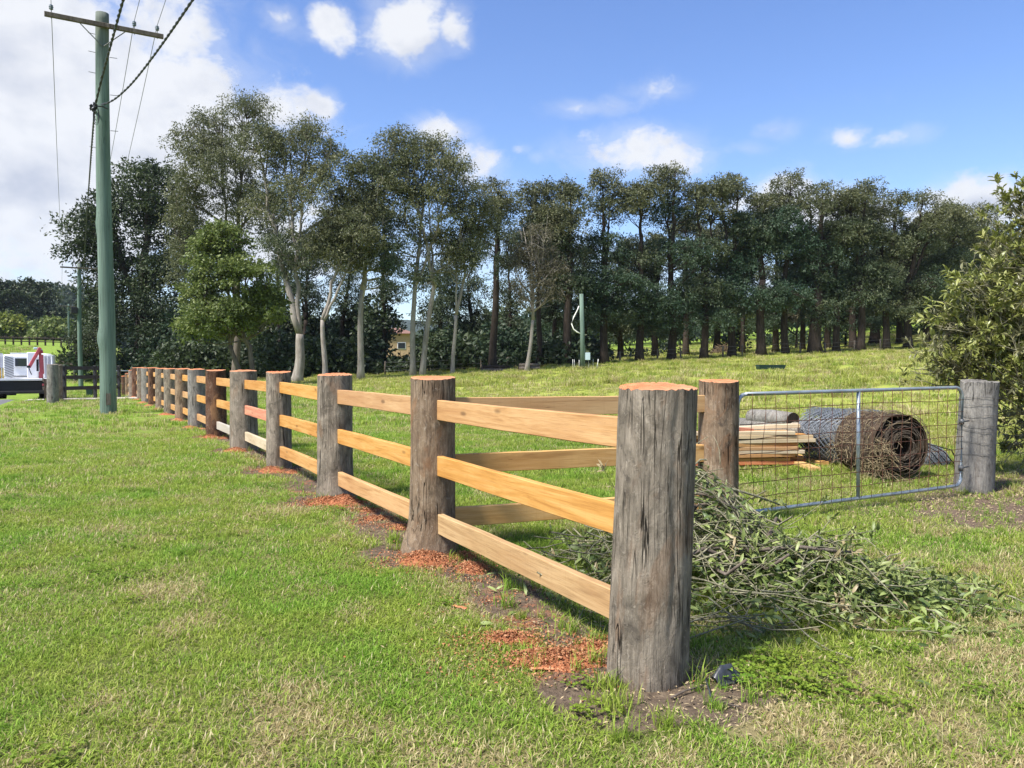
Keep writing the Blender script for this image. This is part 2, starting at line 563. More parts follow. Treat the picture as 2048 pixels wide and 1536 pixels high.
def mat_grass():
    t = NT('grass_blades')
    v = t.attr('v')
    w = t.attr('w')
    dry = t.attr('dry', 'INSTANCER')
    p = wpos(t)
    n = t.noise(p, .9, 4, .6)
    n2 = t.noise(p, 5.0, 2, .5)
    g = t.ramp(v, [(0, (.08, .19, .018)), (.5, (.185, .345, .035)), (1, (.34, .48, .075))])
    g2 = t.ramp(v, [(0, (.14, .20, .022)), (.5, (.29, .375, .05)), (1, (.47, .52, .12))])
    big = t.noise(p, .23, 4, .6)
    pad = t.attr('pad', 'INSTANCER')
    c = t.mix(t.mapr(n, .36, .62), g, g2)
    c = t.mix(t.mapr(big, .42, .66, 0, .5), c, g2)
    g3 = t.ramp(v, [(0, (.17, .19, .03)), (.5, (.33, .34, .07)), (1, (.50, .49, .15))])
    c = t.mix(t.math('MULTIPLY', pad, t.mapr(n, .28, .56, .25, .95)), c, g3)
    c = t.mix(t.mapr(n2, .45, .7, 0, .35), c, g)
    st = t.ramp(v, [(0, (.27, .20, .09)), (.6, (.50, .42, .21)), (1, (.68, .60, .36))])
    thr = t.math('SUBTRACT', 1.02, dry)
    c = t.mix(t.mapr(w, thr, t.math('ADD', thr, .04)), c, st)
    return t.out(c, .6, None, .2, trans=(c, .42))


M['grass'] = mat_grass()


def mat_ground():
    t = NT('lawn_and_soil')
    p = wpos(t)
    soil, dry, bush = t.attr('soil'), t.attr('dry'), t.attr('litter')
    n1 = t.noise(p, .35, 5, .6)
    n2 = t.noise(p, 2.2, 5, .65)
    n3 = t.noise(p, 16, 4, .7)
    n4 = t.noise(p, 70, 3, .7)
    # near turf under the blades is dark thatch; far off the same turf is seen as blade tips
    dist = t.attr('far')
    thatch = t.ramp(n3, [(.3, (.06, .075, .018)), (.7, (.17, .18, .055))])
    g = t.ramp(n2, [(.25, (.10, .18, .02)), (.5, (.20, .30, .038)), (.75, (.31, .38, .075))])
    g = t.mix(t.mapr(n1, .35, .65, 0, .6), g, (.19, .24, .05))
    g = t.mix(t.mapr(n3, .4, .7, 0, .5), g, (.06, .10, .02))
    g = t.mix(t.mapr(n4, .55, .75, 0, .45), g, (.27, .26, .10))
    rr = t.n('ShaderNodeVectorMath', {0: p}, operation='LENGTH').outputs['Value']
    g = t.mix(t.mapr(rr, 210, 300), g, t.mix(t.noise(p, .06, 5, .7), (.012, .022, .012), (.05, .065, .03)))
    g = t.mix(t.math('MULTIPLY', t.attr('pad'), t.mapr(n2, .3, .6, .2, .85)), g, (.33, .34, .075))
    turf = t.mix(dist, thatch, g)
    st = t.mix(n4, (.16, .12, .06), (.34, .28, .15))
    k = t.math('ADD', dry, t.math('MULTIPLY', t.math('SUBTRACT', n3, .5), .9))
    c = t.mix(t.mapr(k, .35, .8, 0, .8), turf, st)
    sc = t.ramp(n3, [(.25, (.055, .043, .032)), (.5, (.115, .085, .06)), (.75, (.19, .145, .10))])
    sc = t.mix(t.mapr(n4, .55, .8, 0, .6), sc, (.26, .21, .15))
    sc = t.mix(t.math('MULTIPLY', t.attr('dust'), t.math('MULTIPLY', t.mapr(n2, .48, .62), t.mapr(n3, .42, .62, .1, .8))), sc, (.34, .125, .06))
    ks = t.math('ADD', soil, t.math('MULTIPLY', t.math('SUBTRACT', n3, .5), .7))
    c = t.mix(t.mapr(ks, .42, .62), c, sc)
    lit = t.ramp(n4, [(.3, (.06, .045, .035)), (.55, (.17, .12, .085)), (.75, (.30, .235, .17))])
    kl = t.math('ADD', bush, t.math('MULTIPLY', t.math('SUBTRACT', n3, .5), .9))
    c = t.mix(t.mapr(kl, .4, .65), c, lit)
    h = t.math('ADD', t.math('MULTIPLY', n3, .6), t.math('MULTIPLY', n4, .5))
    return t.out(c, .95, t.bump(h, .8, .03), .08)


M['ground'] = mat_ground()


def mat_dust():
    t = NT('orange_sawdust')
    p = wpos(t)
    n = t.noise(p, 26, 4, .7)
    m = t.noise(p, 120, 3, .7)
    v = t.attr('v')
    c = t.ramp(n, [(.25, (.15, .065, .038)), (.5, (.40, .15, .07)), (.75, (.56, .27, .14))])
    c = t.mix(t.mapr(m, .4, .7, 0, .7), c, (.24, .075, .035))
    c = t.mix(v, c, (.60, .32, .17))
    return t.out(c, .9, t.bump(m, 1, .012), .08)


M['dust'] = mat_dust()


def mat_road():
    t = NT('asphalt_road')
    p = wpos(t)
    n = t.noise(p, 60, 3, .7)
    b = t.noise(p, .8, 4)
    c = t.ramp(n, [(.3, (.085, .085, .09)), (.7, (.19, .19, .20))])
    c = t.mix(t.mapr(b, .4, .7, 0, .5), c, (.15, .15, .16))
    return t.out(c, .85, t.bump(n, .5, .005), .25)


M['road'] = mat_road()


# ------------------------------------------------------------------ world: Nishita sky with clouds in it
def build_world():
    w = bpy.data.worlds.new('World')
    SC.world = w
    w.use_nodes = True
    t = NT(tree=w.node_tree)
    t.t.nodes.clear()
    sky = t.n('ShaderNodeTexSky', sky_type='NISHITA', sun_disc=False, sun_elevation=SUN_EL, sun_rotation=SUN_AZ,
              altitude=50, air_density=1.0, dust_density=.35, ozone_density=2.6).outputs[0]
    d = t.n('ShaderNodeTexCoord').outputs['Generated']
    sep = t.n('ShaderNodeSeparateXYZ', {0: d}).outputs
    u = t.math('ARCTAN2', sep[0], sep[1])
    v = t.math('ARCSINE', sep[2])
    uv = t.n('ShaderNodeCombineXYZ', {0: u, 1: v, 2: 0.0}).outputs[0]
    # billow displacement of the cloud outlines
    sc = t.scale(uv, (1.0, 1.35, 1.0))
    nz = t.noise(sc, 7.0, 8, .62, .3)
    nf = t.noise(sc, 26.0, 6, .62, .2)
    wisp = t.noise(sc, 16.0, 5, .6, .8)

    def uvof(px, py):
        r = ray(px, py)
        r = r / np.linalg.norm(r)
        return math.atan2(r[0], r[1]), math.asin(r[2])

    # px, py, rx, ry, weight
    blobs = [(60, 120, 330, 150, 1.25), (330, 60, 130, 95, 1.0), (230, 260, 330, 190, 1.3), (60, 380, 330, 220, 1.1),
             (400, 190, 130, 110, 1.0), (560, 225, 120, 62, .9), (640, 212, 52, 34, .9), (-250, 200, 400, 330, 1.2),
             (808, 55, 105, 75, 1.0), (905, 60, 50, 48, .8), (668, 48, 62, 50, .85), (560, 35, 52, 30, .55), (600, 62, 40, 30, .35),
             (880, 262, 75, 38, .85), (950, 330, 85, 52, .85), (1000, 350, 60, 45, .5),
             (1300, 185, 80, 32, .50), (1190, 215, 110, 26, .62), (1260, 300, 160, 58, .85), (1345, 315, 90, 50, .8),
             (1040, 298, 28, 16, .5), (1070, 315, 26, 16, .45), (1556, 260, 50, 24, .62), (1490, 296, 60, 18, .35),
             (1700, 272, 55, 28, .62), (1780, 276, 75, 24, .55),
             (1570, 395, 85, 52, 1.0), (1660, 420, 120, 48, 1.1), (1900, 430, 80, 40, 1.0), (1960, 420, 120, 62, 1.2), (1850, 445, 90, 44, .9),
             (1480, 405, 60, 26, .7), (1765, 440, 70, 30, .8), (1000, 520, 600, 90, .55), (500, 480, 400, 140, .8), (1350, 560, 600, 70, .6)]
    S = None
    for (px, py, rx, ry, wt) in blobs:
        u0, v0 = uvof(px, py)
        ru, rv = rx / F_PX * .92, ry / F_PX * .92
        a = t.n('ShaderNodeVectorMath', {0: uv, 1: (1 / ru, 1 / rv, 0), 2: (-u0 / ru, -v0 / rv, 0)}, operation='MULTIPLY_ADD').outputs[0]
        l = t.n('ShaderNodeVectorMath', {0: a}, operation='LENGTH').outputs['Value']
        g = t.mapr(l, 0.0, 1.75, wt, 0.0)
        S = g if S is None else t.math('MAXIMUM', S, g)
    # elsewhere: the same broken cumulus goes on around and overhead
    inside = t.math('MULTIPLY', t.math('SUBTRACT', 1.0, t.mapr(t.math('ABSOLUTE', u), .62, .85)), t.math('SUBTRACT', 1.0, t.mapr(v, .48, .62)))
    rest = t.math('MULTIPLY', t.mapr(t.noise(sc, 2.6, 3, .5), .46, .66), t.math('SUBTRACT', 1.0, inside))
    S = t.math('MAXIMUM', S, rest)
    nn = t.math('ADD', t.math('MULTIPLY', t.math('SUBTRACT', nz, .5), 1.45), t.math('MULTIPLY', t.math('SUBTRACT', nf, .5), .9))
    dens = t.math('ADD', S, nn)
    mask = t.mapr(dens, .38, .86)
    thin = t.math('MULTIPLY', t.mapr(t.math('ADD', S, t.math('SUBTRACT', wisp, .5)), .12, .7), .30)
    mask = t.math('MAXIMUM', mask, thin, clamp=True)
    mask = t.math('MULTIPLY', mask, .95)
    # cloud tone: bright edges and tops, grey-blue in the thick parts
    sh = t.noise(t.scale(uv, (1.0, 2.0, 1.0)), 4.0, 4, .5, .3)
    shift = t.n('ShaderNodeVectorMath', {0: sc, 1: (-.012, .022, 0)}, operation='ADD').outputs[0]
    emb = t.math('SUBTRACT', t.noise(sc, 7.0, 4, .5, .3), t.noise(shift, 7.0, 4, .5, .3))
    core = t.mapr(S, .93, 1.30)
    tone = t.math('ADD', t.math('MULTIPLY', core, t.mapr(sh, .40, .68)), t.math('MULTIPLY', emb, -2.0))
    tone = t.math('ADD', tone, t.math('MULTIPLY', t.math('SUBTRACT', nf, .46), .9), clamp=True)
    cloud = t.mix(tone, (4.85, 4.9, 5.0), (2.6, 2.82, 3.45))
    hs = t.n('ShaderNodeHueSaturation', {'Color': sky, 'Hue': .512, 'Saturation': 1.17, 'Value': 1.15}).outputs[0]
    col = t.mix(mask, hs, cloud)
    bg = t.n('ShaderNodeBackground', {'Color': col, 'Strength': .1}).outputs[0]
    t.n('ShaderNodeOutputWorld', {'Surface': bg})


build_world()

# ------------------------------------------------------------------ ground masks shared by ground and grass
NPOST = 17
pcx = [1297, 865, 672, 557, 487, 431.5, 393, 365, 341, 322.5, 307, 293, 283, 273, 265, 256, 248]
PY = [3.55 + 2.39 * k for k in range(NPOST)]
PX = [(pcx[k] - 1024) / F_PX * PY[k] for k in range(NPOST)]
PX[1], PX[2] = -.62, -1.92
GPX, GPY = 1.84, 6.85          # gate post
HX, HY = 5.25, 8.72            # hinge / strainer post


def masks(x, y):
    x, y = np.asarray(x, float), np.asarray(y, float)
    q, p = qp(x, y)
    n = fbm(x * 1.6, y * 1.6, s=21)
    nn = fbm(x * 5, y * 5, s=33, o=3)
    band = np.exp(-((q + .02) / (.30 + .18 * n)) ** 2) * sstep(p, -.1, .4) * (1 - sstep(p, 38, 40)) * (.35 + 1.0 * n)
    soil = band * .85
    for k in range(NPOST):
        d = np.hypot(x - PX[k] + .12, (y - PY[k] + .10) * .9)
        soil = np.maximum(soil, (1 - sstep(d, .28, .58)) * (.55 + .6 * nn))
    d = np.hypot((x - .74) * .8, (y - 3.28) * 1.25)
    soil = np.maximum(soil, (1 - sstep(d, .2, .48)) * (.5 + .7 * nn))
    d1 = np.hypot((x - 5.2) * .55, (y - 7.7) * 1.0)
    litter = (1 - sstep(d1, .5, 1.9)) * (.35 + .9 * n)
    d2 = np.hypot((x - 7.2) * .6, (y - 8.6) * .8)
    litter = np.maximum(litter, (1 - sstep(d2, .8, 2.2)) * .9)
    track = np.exp(-((q + 1.95) / .28) ** 2) * (.2 + .8 * sstep(p, 1, 3) * (1 - sstep(p, 6, 12))) * sstep(fbm(x * .8, y * .8, s=41), .35, .6)
    track2 = np.exp(-((q + 3.4) / .25) ** 2) * .3 * sstep(fbm(x * .8, y * .8, s=43), .4, .65)
    dry = .20 * sstep(fbm(x * .9 + 7, y * .9, s=51), .45, .7) + .50 * sstep(fbm(x * 3.3, y * 3.3, s=61, o=3), .48, .70)
    dry = dry + .28 * np.maximum(track, track2) + .35 * band
    dry = dry + .22 * sstep(-y + .25 * x, -4.2, -2.6) + .25 * sstep(x, 1.5, 3.0) * (1 - sstep(y, 4, 7))
    dry = np.clip(dry * .92 + .05, 0, .85)
    return np.clip(soil, 0, 1), dry, np.clip(litter, 0, 1)


def build_ground():
    front = np.linspace(R(-46), R(46), 280)
    back = np.linspace(R(46), R(314), 60)[1:-1]
    ang = np.concatenate([front, back])
    rad = np.concatenate([[.02], np.geomspace(.6, 3600, 340)])
    Ag, Rg = np.meshgrid(ang, rad)
    X, Y = Rg * np.sin(Ag), Rg * np.cos(Ag)
    Z = terrain(X, Y)
    nA, nR = len(ang), len(rad)
    V = np.stack([X, Y, Z], -1).reshape(-1, 3)
    i = np.arange(nR - 1)[:, None] * nA
    j = np.arange(nA)[None, :]
    j2 = (j + 1) % nA
    F = np.stack([i + j, i + j2, i + nA + j2, i + nA + j], -1).reshape(-1, 4)
    F = F[:, ::-1]
    soil, dry, lit = masks(V[:, 0], V[:, 1])
    rr = np.hypot(V[:, 0], V[:, 1])
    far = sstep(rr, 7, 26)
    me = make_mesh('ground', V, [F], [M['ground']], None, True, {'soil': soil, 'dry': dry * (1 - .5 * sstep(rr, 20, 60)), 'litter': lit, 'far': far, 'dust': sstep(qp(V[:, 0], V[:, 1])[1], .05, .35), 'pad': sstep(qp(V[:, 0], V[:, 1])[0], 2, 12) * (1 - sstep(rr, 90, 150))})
    o = link('ground', me)
    tag(o, kind='structure')


build_ground()


def strip(name, qa, qb, pa, pb, mat, dz, nq=8, npp=90):
    Q, P = np.meshgrid(np.linspace(qa, qb, nq), np.linspace(pa, pb, npp))
    X = FX + NX * Q + UX * P
    Y = FY + NY * Q + UY * P
    edge = (fbm(P * 1.5, Q * 0 + 3, s=71) - .5) * .25
    m = np.zeros_like(Q); m[:, 0] = 1; m[:, -1] = 1
    X = X + NX * edge * m
    Y = Y + NY * edge * m
    Z = terrain(X, Y) + dz
    Z[:, 0] -= dz + .05
    Z[:, -1] -= dz + .05
    V = np.stack([X, Y, Z], -1).reshape(-1, 3)
    i = np.arange(npp - 1)[:, None] * nq
    j = np.arange(nq - 1)[None, :]
    F = np.stack([i + j, i + j + 1, i + nq + j + 1, i + nq + j], -1).reshape(-1, 4)[:, ::-1]
    tag(link(name, make_mesh(name, V, [F], [mat])), kind='structure')


strip('road', -11.5, -5.15, -60, 66, M['road'], .035, 12, 260)
strip('driveway', -5.15, 1.4, 33.6, 38.5, M['concrete'], .03, 30, 24)

# ------------------------------------------------------------------ grass: tufts instanced on a point mesh (stuff)
rng = np.random.default_rng(7)


def tuft(name, n, rad, hmin, hmax, wid, lean, seed, mat='grass'):
    r = np.random.default_rng(seed)
    base = r.normal(0, rad * .55, (n, 2))
    ang = r.uniform(0, 2 * np.pi, n)
    h = r.uniform(hmin, hmax, n)
    ln = r.uniform(.15, 1.0, n) * lean
    w = wid * r.uniform(.6, 1.3, n)
    d = np.stack([np.cos(ang), np.sin(ang), 0 * ang], -1)
    s = np.stack([-np.sin(ang), np.cos(ang), 0 * ang], -1)
    tw = r.normal(0, .5, n)
    s = s * np.cos(tw)[:, None] + d * np.sin(tw)[:, None]
    b = np.concatenate([base, np.full((n, 1), -.006)], 1)
    up = np.array([0, 0, 1.0])
    k1 = b + up * (h * .5)[:, None] + d * (ln * h * .30)[:, None]
    k2 = b + up * (h * (1 - .28 * ln))[:, None] + d * (ln * h * .95)[:, None]
    W = w[:, None]
    V = np.stack([b - s * W * .5, b + s * W * .5, k1 - s * W * .45, k1 + s * W * .45, k2], 1).reshape(-1, 3)
    i = np.arange(n) * 5
    F4 = np.stack([i, i + 1, i + 3, i + 2], -1)
    F3 = np.stack([i + 2, i + 3, i + 4], -1)
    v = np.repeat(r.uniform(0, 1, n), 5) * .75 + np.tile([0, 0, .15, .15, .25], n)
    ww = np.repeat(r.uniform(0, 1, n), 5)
    return make_mesh(name, V, [F4, F3], [M[mat]], None, False, {'v': v, 'w': ww})


def clover(name, n, rad, seed):
    r = np.random.default_rng(seed)
    mb_v, F, vv = [], [], []
    for i in range(n):
        x, y = r.normal(0, rad * .5, 2)
        z = r.uniform(.01, .05)
        for k in range(3):
            a = r.uniform(0, 6.28)
            L = r.uniform(.012, .022)
            dx, dy = math.cos(a), math.sin(a)
            i0 = len(mb_v)
            mb_v += [(x, y, z), (x + dx * L * .6 - dy * L * .45, y + dy * L * .6 + dx * L * .45, z + .004),
                     (x + dx * L, y + dy * L, z + r.uniform(-.003, .006)), (x + dx * L * .6 + dy * L * .45, y + dy * L * .6 - dx * L * .45, z + .004)]
            F.append([i0, i0 + 1, i0 + 2, i0 + 3])
            vv += [r.uniform(0, .5)] * 4
    return make_mesh(name, mb_v, [F], [M['grass']], None, False, {'v': np.array(vv), 'w': np.zeros(len(vv))})


src = bpy.data.collections.new('grass_sources')
kinds = []
for i in range(4):
    kinds.append(tuft('a_lawn%d' % i, 46, .085, .010, [.032, .042, .036, .055][i], [.0038, .0042, .0052, .0042][i], 1.35, 100 + i))
kinds.append(tuft('b_long0', 34, .05, .05, .13, .0048, .8, 120))
kinds.append(tuft('b_long1', 26, .045, .06, .17, .0052, .9, 121))
kinds.append(clover('c_clover', 46, .10, 130))
kinds.append(tuft('d_coarse0', 40, .30, .05, .15, .015, .9, 140))
kinds.append(tuft('d_coarse1', 44, .34, .07, .22, .018, .9, 141))
kinds.append(tuft('e_tussock', 120, .34, .16, .42, .018, 1.2, 150))
for i, me in enumerate(kinds):
    o = bpy.data.objects.new('k%02d' % i, me)
    src.objects.link(o)


def gn_instancer(name, P, rot, scl, idx, extra, collection, tilt=None):
    me = make_mesh(name, P, [], [M['grass']], None, True, {'rot': rot, 'scl': scl, 'idx': idx.astype(int), **extra})
    o = link(name, me)
    ng = bpy.data.node_groups.new(name + '_nodes', 'GeometryNodeTree')
    ng.interface.new_socket('Geometry', in_out='INPUT', socket_type='NodeSocketGeometry')
    ng.interface.new_socket('Geometry', in_out='OUTPUT', socket_type='NodeSocketGeometry')
    N = ng.nodes
    gi, go = N.new('NodeGroupInput'), N.new('NodeGroupOutput')
    ci = N.new('GeometryNodeCollectionInfo')
    ci.inputs['Collection'].default_value = collection
    ci.inputs['Separate Children'].default_value = True
    ci.inputs['Reset Children'].default_value = True
    ip = N.new('GeometryNodeInstanceOnPoints')
    ip.inputs['Pick Instance'].default_value = True

    def na(n, t):
        a = N.new('GeometryNodeInputNamedAttribute')
        a.data_type = t
        a.inputs['Name'].default_value = n
        return a.outputs['Attribute']
    L = ng.links.new
    L(gi.outputs[0], ip.inputs['Points'])
    L(ci.outputs[0], ip.inputs['Instance'])
    L(na('idx', 'INT'), ip.inputs['Instance Index'])
    cx = N.new('ShaderNodeCombineXYZ')
    L(na('rot', 'FLOAT'), cx.inputs[2])
    L(cx.outputs[0], ip.inputs['Rotation'])
    L(na('scl', 'FLOAT'), ip.inputs['Scale'])
    L(ip.outputs[0], go.inputs[0])
    md = o.modifiers.new('instances', 'NODES')
    md.node_group = ng
    return o


def build_grass():
    P, S, I, D = [], [], [], []

    def ring(r0, r1, dens, kidx, smin, smax, half=R(42), cond=None):
        n = int(dens * half * (r1 * r1 - r0 * r0))
        r = np.sqrt(rng.uniform(r0 * r0, r1 * r1, n))
        a = rng.uniform(-half, half, n)
        x, y = r * np.sin(a), r * np.cos(a)
        soil, dry, lit = masks(x, y)
        q, p = qp(x, y)
        keep = rng.uniform(0, 1, n) > np.clip((soil - .30) * 2.6, 0, .97)
        keep &= rng.uniform(0, 1, n) > np.clip((lit - .25) * 1.4, 0, .8)
        keep &= ~((q < -5.1) & (q > -11.6))
        keep &= ~((p > 33.4) & (p < 38.7) & (q < 1.5) & (q > -5.3))
        for k in range(NPOST):
            keep &= np.hypot(x - PX[k], y - PY[k]) > .19
        if cond is not None:
            keep &= cond(x, y, q, p, n)
        x, y, dry = x[keep], y[keep], dry[keep]
        m = len(x)
        P.append(np.stack([x, y, terrain(x, y)], -1))
        S.append(rng.uniform(smin, smax, m))
        I.append(rng.choice(kidx, m))
        D.append(np.clip(dry + rng.normal(0, .06, m), 0, .95))

    lawn = [0, 1, 2, 3]
    ring(1.6, 5.5, 330, lawn, .75, 1.35)
    ring(5.5, 10, 190, lawn, .9, 1.6)
    ring(10, 18, 75, lawn, 1.3, 2.3, R(40))
    # longer tufts: clumped patches, thicker at the fence foot
    clump = lambda x, y, q, p, n: (rng.uniform(0, 1, n) < sstep(fbm(x * 1.7, y * 1.7, s=81), .50, .66) * .9 + .06 + .5 * np.exp(-(q / .5) ** 2) * (p > -.5))
    ring(1.8, 9, 60, [4, 5], .28, .70, cond=lambda x, y, q, p, n: clump(x, y, q, p, n) & ((q > -.7) | (rng.uniform(0, 1, n) < .45)))
    ring(9, 24, 9, [4, 5], .6, 1.3, R(40), cond=clump)
    # paddock: longer, coarser
    pad = lambda x, y, q, p, n: q > .6
    ring(5.5, 14, 60, [4, 5, 0, 1], .5, .9, R(42), cond=pad)
    ring(18, 36, 9, [7, 8], .45, .9, R(39), cond=lambda x, y, q, p, n: rng.uniform(0, 1, n) < np.where(q > 1, 1.0, .8))
    ring(36, 78, 2.6, [7, 8], .8, 1.6, R(38))
    ring(78, 150, .5, [8], 1.4, 2.4, R(38))
    tus = lambda x, y, q, p, n: (q > 14) & (rng.uniform(0, 1, n) < sstep(fbm(x * .22, y * .22, s=91), .48, .62))
    ring(24, 80, .9, [9], .55, 1.3, R(38), cond=tus)
    ring(1.8, 12, 10, [6], .5, 1.2, cond=lambda x, y, q, p, n: rng.uniform(0, 1, n) < sstep(fbm(x * 1.1 + 9, y * 1.1, s=87), .52, .66))
    # clover and weeds at the post foot
    for (cx, cy, sx, sy, m) in ((1.12, 3.42, .17, .13, 60), (.30, 3.25, .07, .10, 16), (1.35, 3.6, .2, .15, 20)):
        m //= 8; x, y = rng.normal(cx, sx * .7, m), rng.normal(cy, sy * .7, m)
        P.append(np.stack([x, y, terrain(x, y)], -1)); S.append(rng.uniform(.7, 1.5, m)); I.append(np.full(m, 6)); D.append(np.zeros(m))
    # hand placed tall tufts beside posts
    spots = []
    for k in range(9):
        for _ in range(9):
            a = rng.uniform(0, 6.28)
            rr = rng.uniform(.22, .36)
            spots.append((PX[k] + rr * math.cos(a), PY[k] + rr * math.sin(a)))
    for (px, py) in ((1220, 1400), (1195, 1385), (1245, 1425), (795, 1100), (785, 1085), (1185, 1290), (1010, 1215), (1060, 1235), (1040, 1180), (1130, 1260),
                     (1100, 1330), (1180, 1330), (1090, 1175), (1440, 1420), (1500, 1400), (1560, 1330), (1330, 1460), (1250, 1480)):
        g = gp(px, py)
        for _ in range(3):
            spots.append((g[0] + rng.normal(0, .03), g[1] + rng.normal(0, .03)))
    sp = np.array(spots)
    m = len(sp)
    P.append(np.stack([sp[:, 0], sp[:, 1], terrain(sp[:, 0], sp[:, 1])], -1)); S.append(rng.uniform(.5, 1.15, m)); I.append(rng.choice([4, 5], m)); D.append(rng.uniform(0, .35, m))
    P, S, I, D = np.concatenate(P), np.concatenate(S), np.concatenate(I), np.concatenate(D)
    PD = sstep(qp(P[:, 0], P[:, 1])[0], 2, 12)
    o = gn_instancer('grass', P, rng.uniform(0, 6.28, len(P)), S, I, {'dry': D, 'pad': PD}, src)
    tag(o, 'mown lawn and rough paddock grass, green with straw patches', 'grass', kind='stuff')


build_grass()

# ------------------------------------------------------------------ post and rail fence


def post_mesh(name, r, h, mat, seed, nth=40, nz=26, flare=0.0, flare_ang=0.0, rough=.035, groove=7, toprag=.006, lean=(0, 0), tilt=.012):
    rg = np.random.default_rng(seed)
    th = np.linspace(0, 2 * np.pi, nth, endpoint=False)
    z = np.concatenate([[-.12], np.linspace(0, h, nz)])
    T, Z = np.meshgrid(th, z)
    rad = r * (1 + .05 * (1 - Z / h) + rough * 2 * (fbm(np.cos(T) * 1.3 + 5, np.sin(T) * 1.3 + seed, Z * 1.1, s=seed, o=3) - .5))
    rad += r * rough * .9 * (fbm(np.cos(T) * 9, np.sin(T) * 9, Z * 1.5, s=seed + 5, o=3) - .5)
    if flare:
        rad += flare * np.exp(-(Z / .16) ** 2) * (.35 + .65 * np.clip(np.cos(T - flare_ang), 0, 1) ** 1.5)
    for _ in range(groove):
        t0 = rg.uniform(0, 6.28)
        z0, z1 = sorted(rg.uniform(0, h, 2))
        dd = np.angle(np.exp(1j * (T - t0 - .08 * np.sin(Z * 5 + t0))))
        rad -= .007 * np.exp(-(dd / (2.2 * np.pi / nth)) ** 2) * sstep(Z, z0, z0 + .1) * (1 - sstep(Z, z1, z1 + .1))
    top = Z[-1] + toprag * (rg.normal(0, 1, nth) * .4 + np.sin(th * 2 + seed) * .6)
    Z = Z.copy(); Z[-1] = top + tilt * np.sin(th)
    X = rad * np.cos(T) + lean[0] * Z / h
    Y = rad * np.sin(T) + lean[1] * Z / h
    V = np.stack([X, Y, Z], -1).reshape(-1, 3)
    n = len(z)
    i = np.arange(n - 1)[:, None] * nth
    j = np.arange(nth)[None, :]
    j2 = (j + 1) % nth
    F = np.stack([i + j, i + j2, i + nth + j2, i + nth + j], -1).reshape(-1, 4)
    # top disc in its own vertices: rim, inner ring, centre
    rim = V[(n - 1) * nth:n * nth]
    c = rim.mean(0)
    inner = c + (rim - c) * .93
    inner[:, 2] += .004
    mid = c + (rim - c) * .5 + np.array([0, 0, .006])
    b = len(V)
    V = np.vstack([V, rim + [0, 0, .0008], inner, mid, c + [0, 0, .006]])
    jj = np.arange(nth); k2 = (jj + 1) % nth
    F1 = np.stack([b + jj, b + k2, b + nth + k2, b + nth + jj], -1)
    F2 = np.stack([b + nth + jj, b + nth + k2, b + 2 * nth + k2, b + 2 * nth + jj], -1)
    F3 = np.stack([b + 2 * nth + jj, b + 2 * nth + k2, np.full(nth, b + 3 * nth)], -1)
    fm = np.concatenate([np.zeros(len(F)), np.ones(2 * nth), np.ones(nth)])
    return make_mesh(name, V, [np.vstack([F, F1, F2]), F3], [mat, M['cut']], fm, True)


def rail_mesh(name, L, h, w, mat, seed):
    rg = np.random.default_rng(seed)
    n = 10
    x = np.linspace(-L / 2, L / 2, n)
    b = .004
    prof = [(-w / 2 + b, -h / 2), (w / 2 - b, -h / 2), (w / 2, -h / 2 + b), (w / 2, h / 2 - b), (w / 2 - b, h / 2), (-w / 2 + b, h / 2), (-w / 2, h / 2 - b), (-w / 2, -h / 2 + b)]
    V = []
    bow, ph = rg.normal(0, .004), rg.uniform(0, 6)
    for xi in x:
        dz = bow * (1 - (2 * xi / L) ** 2) + .0012 * math.sin(xi * 7 + ph)
        dy = rg.normal(0, .0012)
        V += [(xi, p[0] + dy, p[1] + dz) for p in prof]
    V = np.array(V)
    i = np.arange(n - 1)[:, None] * 8
    j = np.arange(8)[None, :]
    j2 = (j + 1) % 8
    F = np.stack([i + j, i + 8 + j, i + 8 + j2, i + j2], -1).reshape(-1, 4)[:, ::-1]
    e0 = np.array([[0, 1, 2, 3, 4, 5, 6, 7]])
    e1 = e0[:, ::-1] + (n - 1) * 8
    return make_mesh(name, V, [F, e0, e1], [mat], None, False)


def put_rail(parent, a, b, z0, z1, mat, seed, h=.15, w=.05, label=None, name='rail'):
    a, b = np.array([*a, z0]), np.array([*b, z1])
    d = b - a
    L = float(np.linalg.norm(d))
    o = link(name, rail_mesh(name, L, h, w, mat, seed), parent)
    m = Matrix.Translation(Vector((a + b) / 2)) @ Vector(d).to_track_quat('X', 'Z').to_matrix().to_4x4()
    o.matrix_local = Matrix.Translation(-parent.location) @ m
    if label: o['label'] = label
    return o


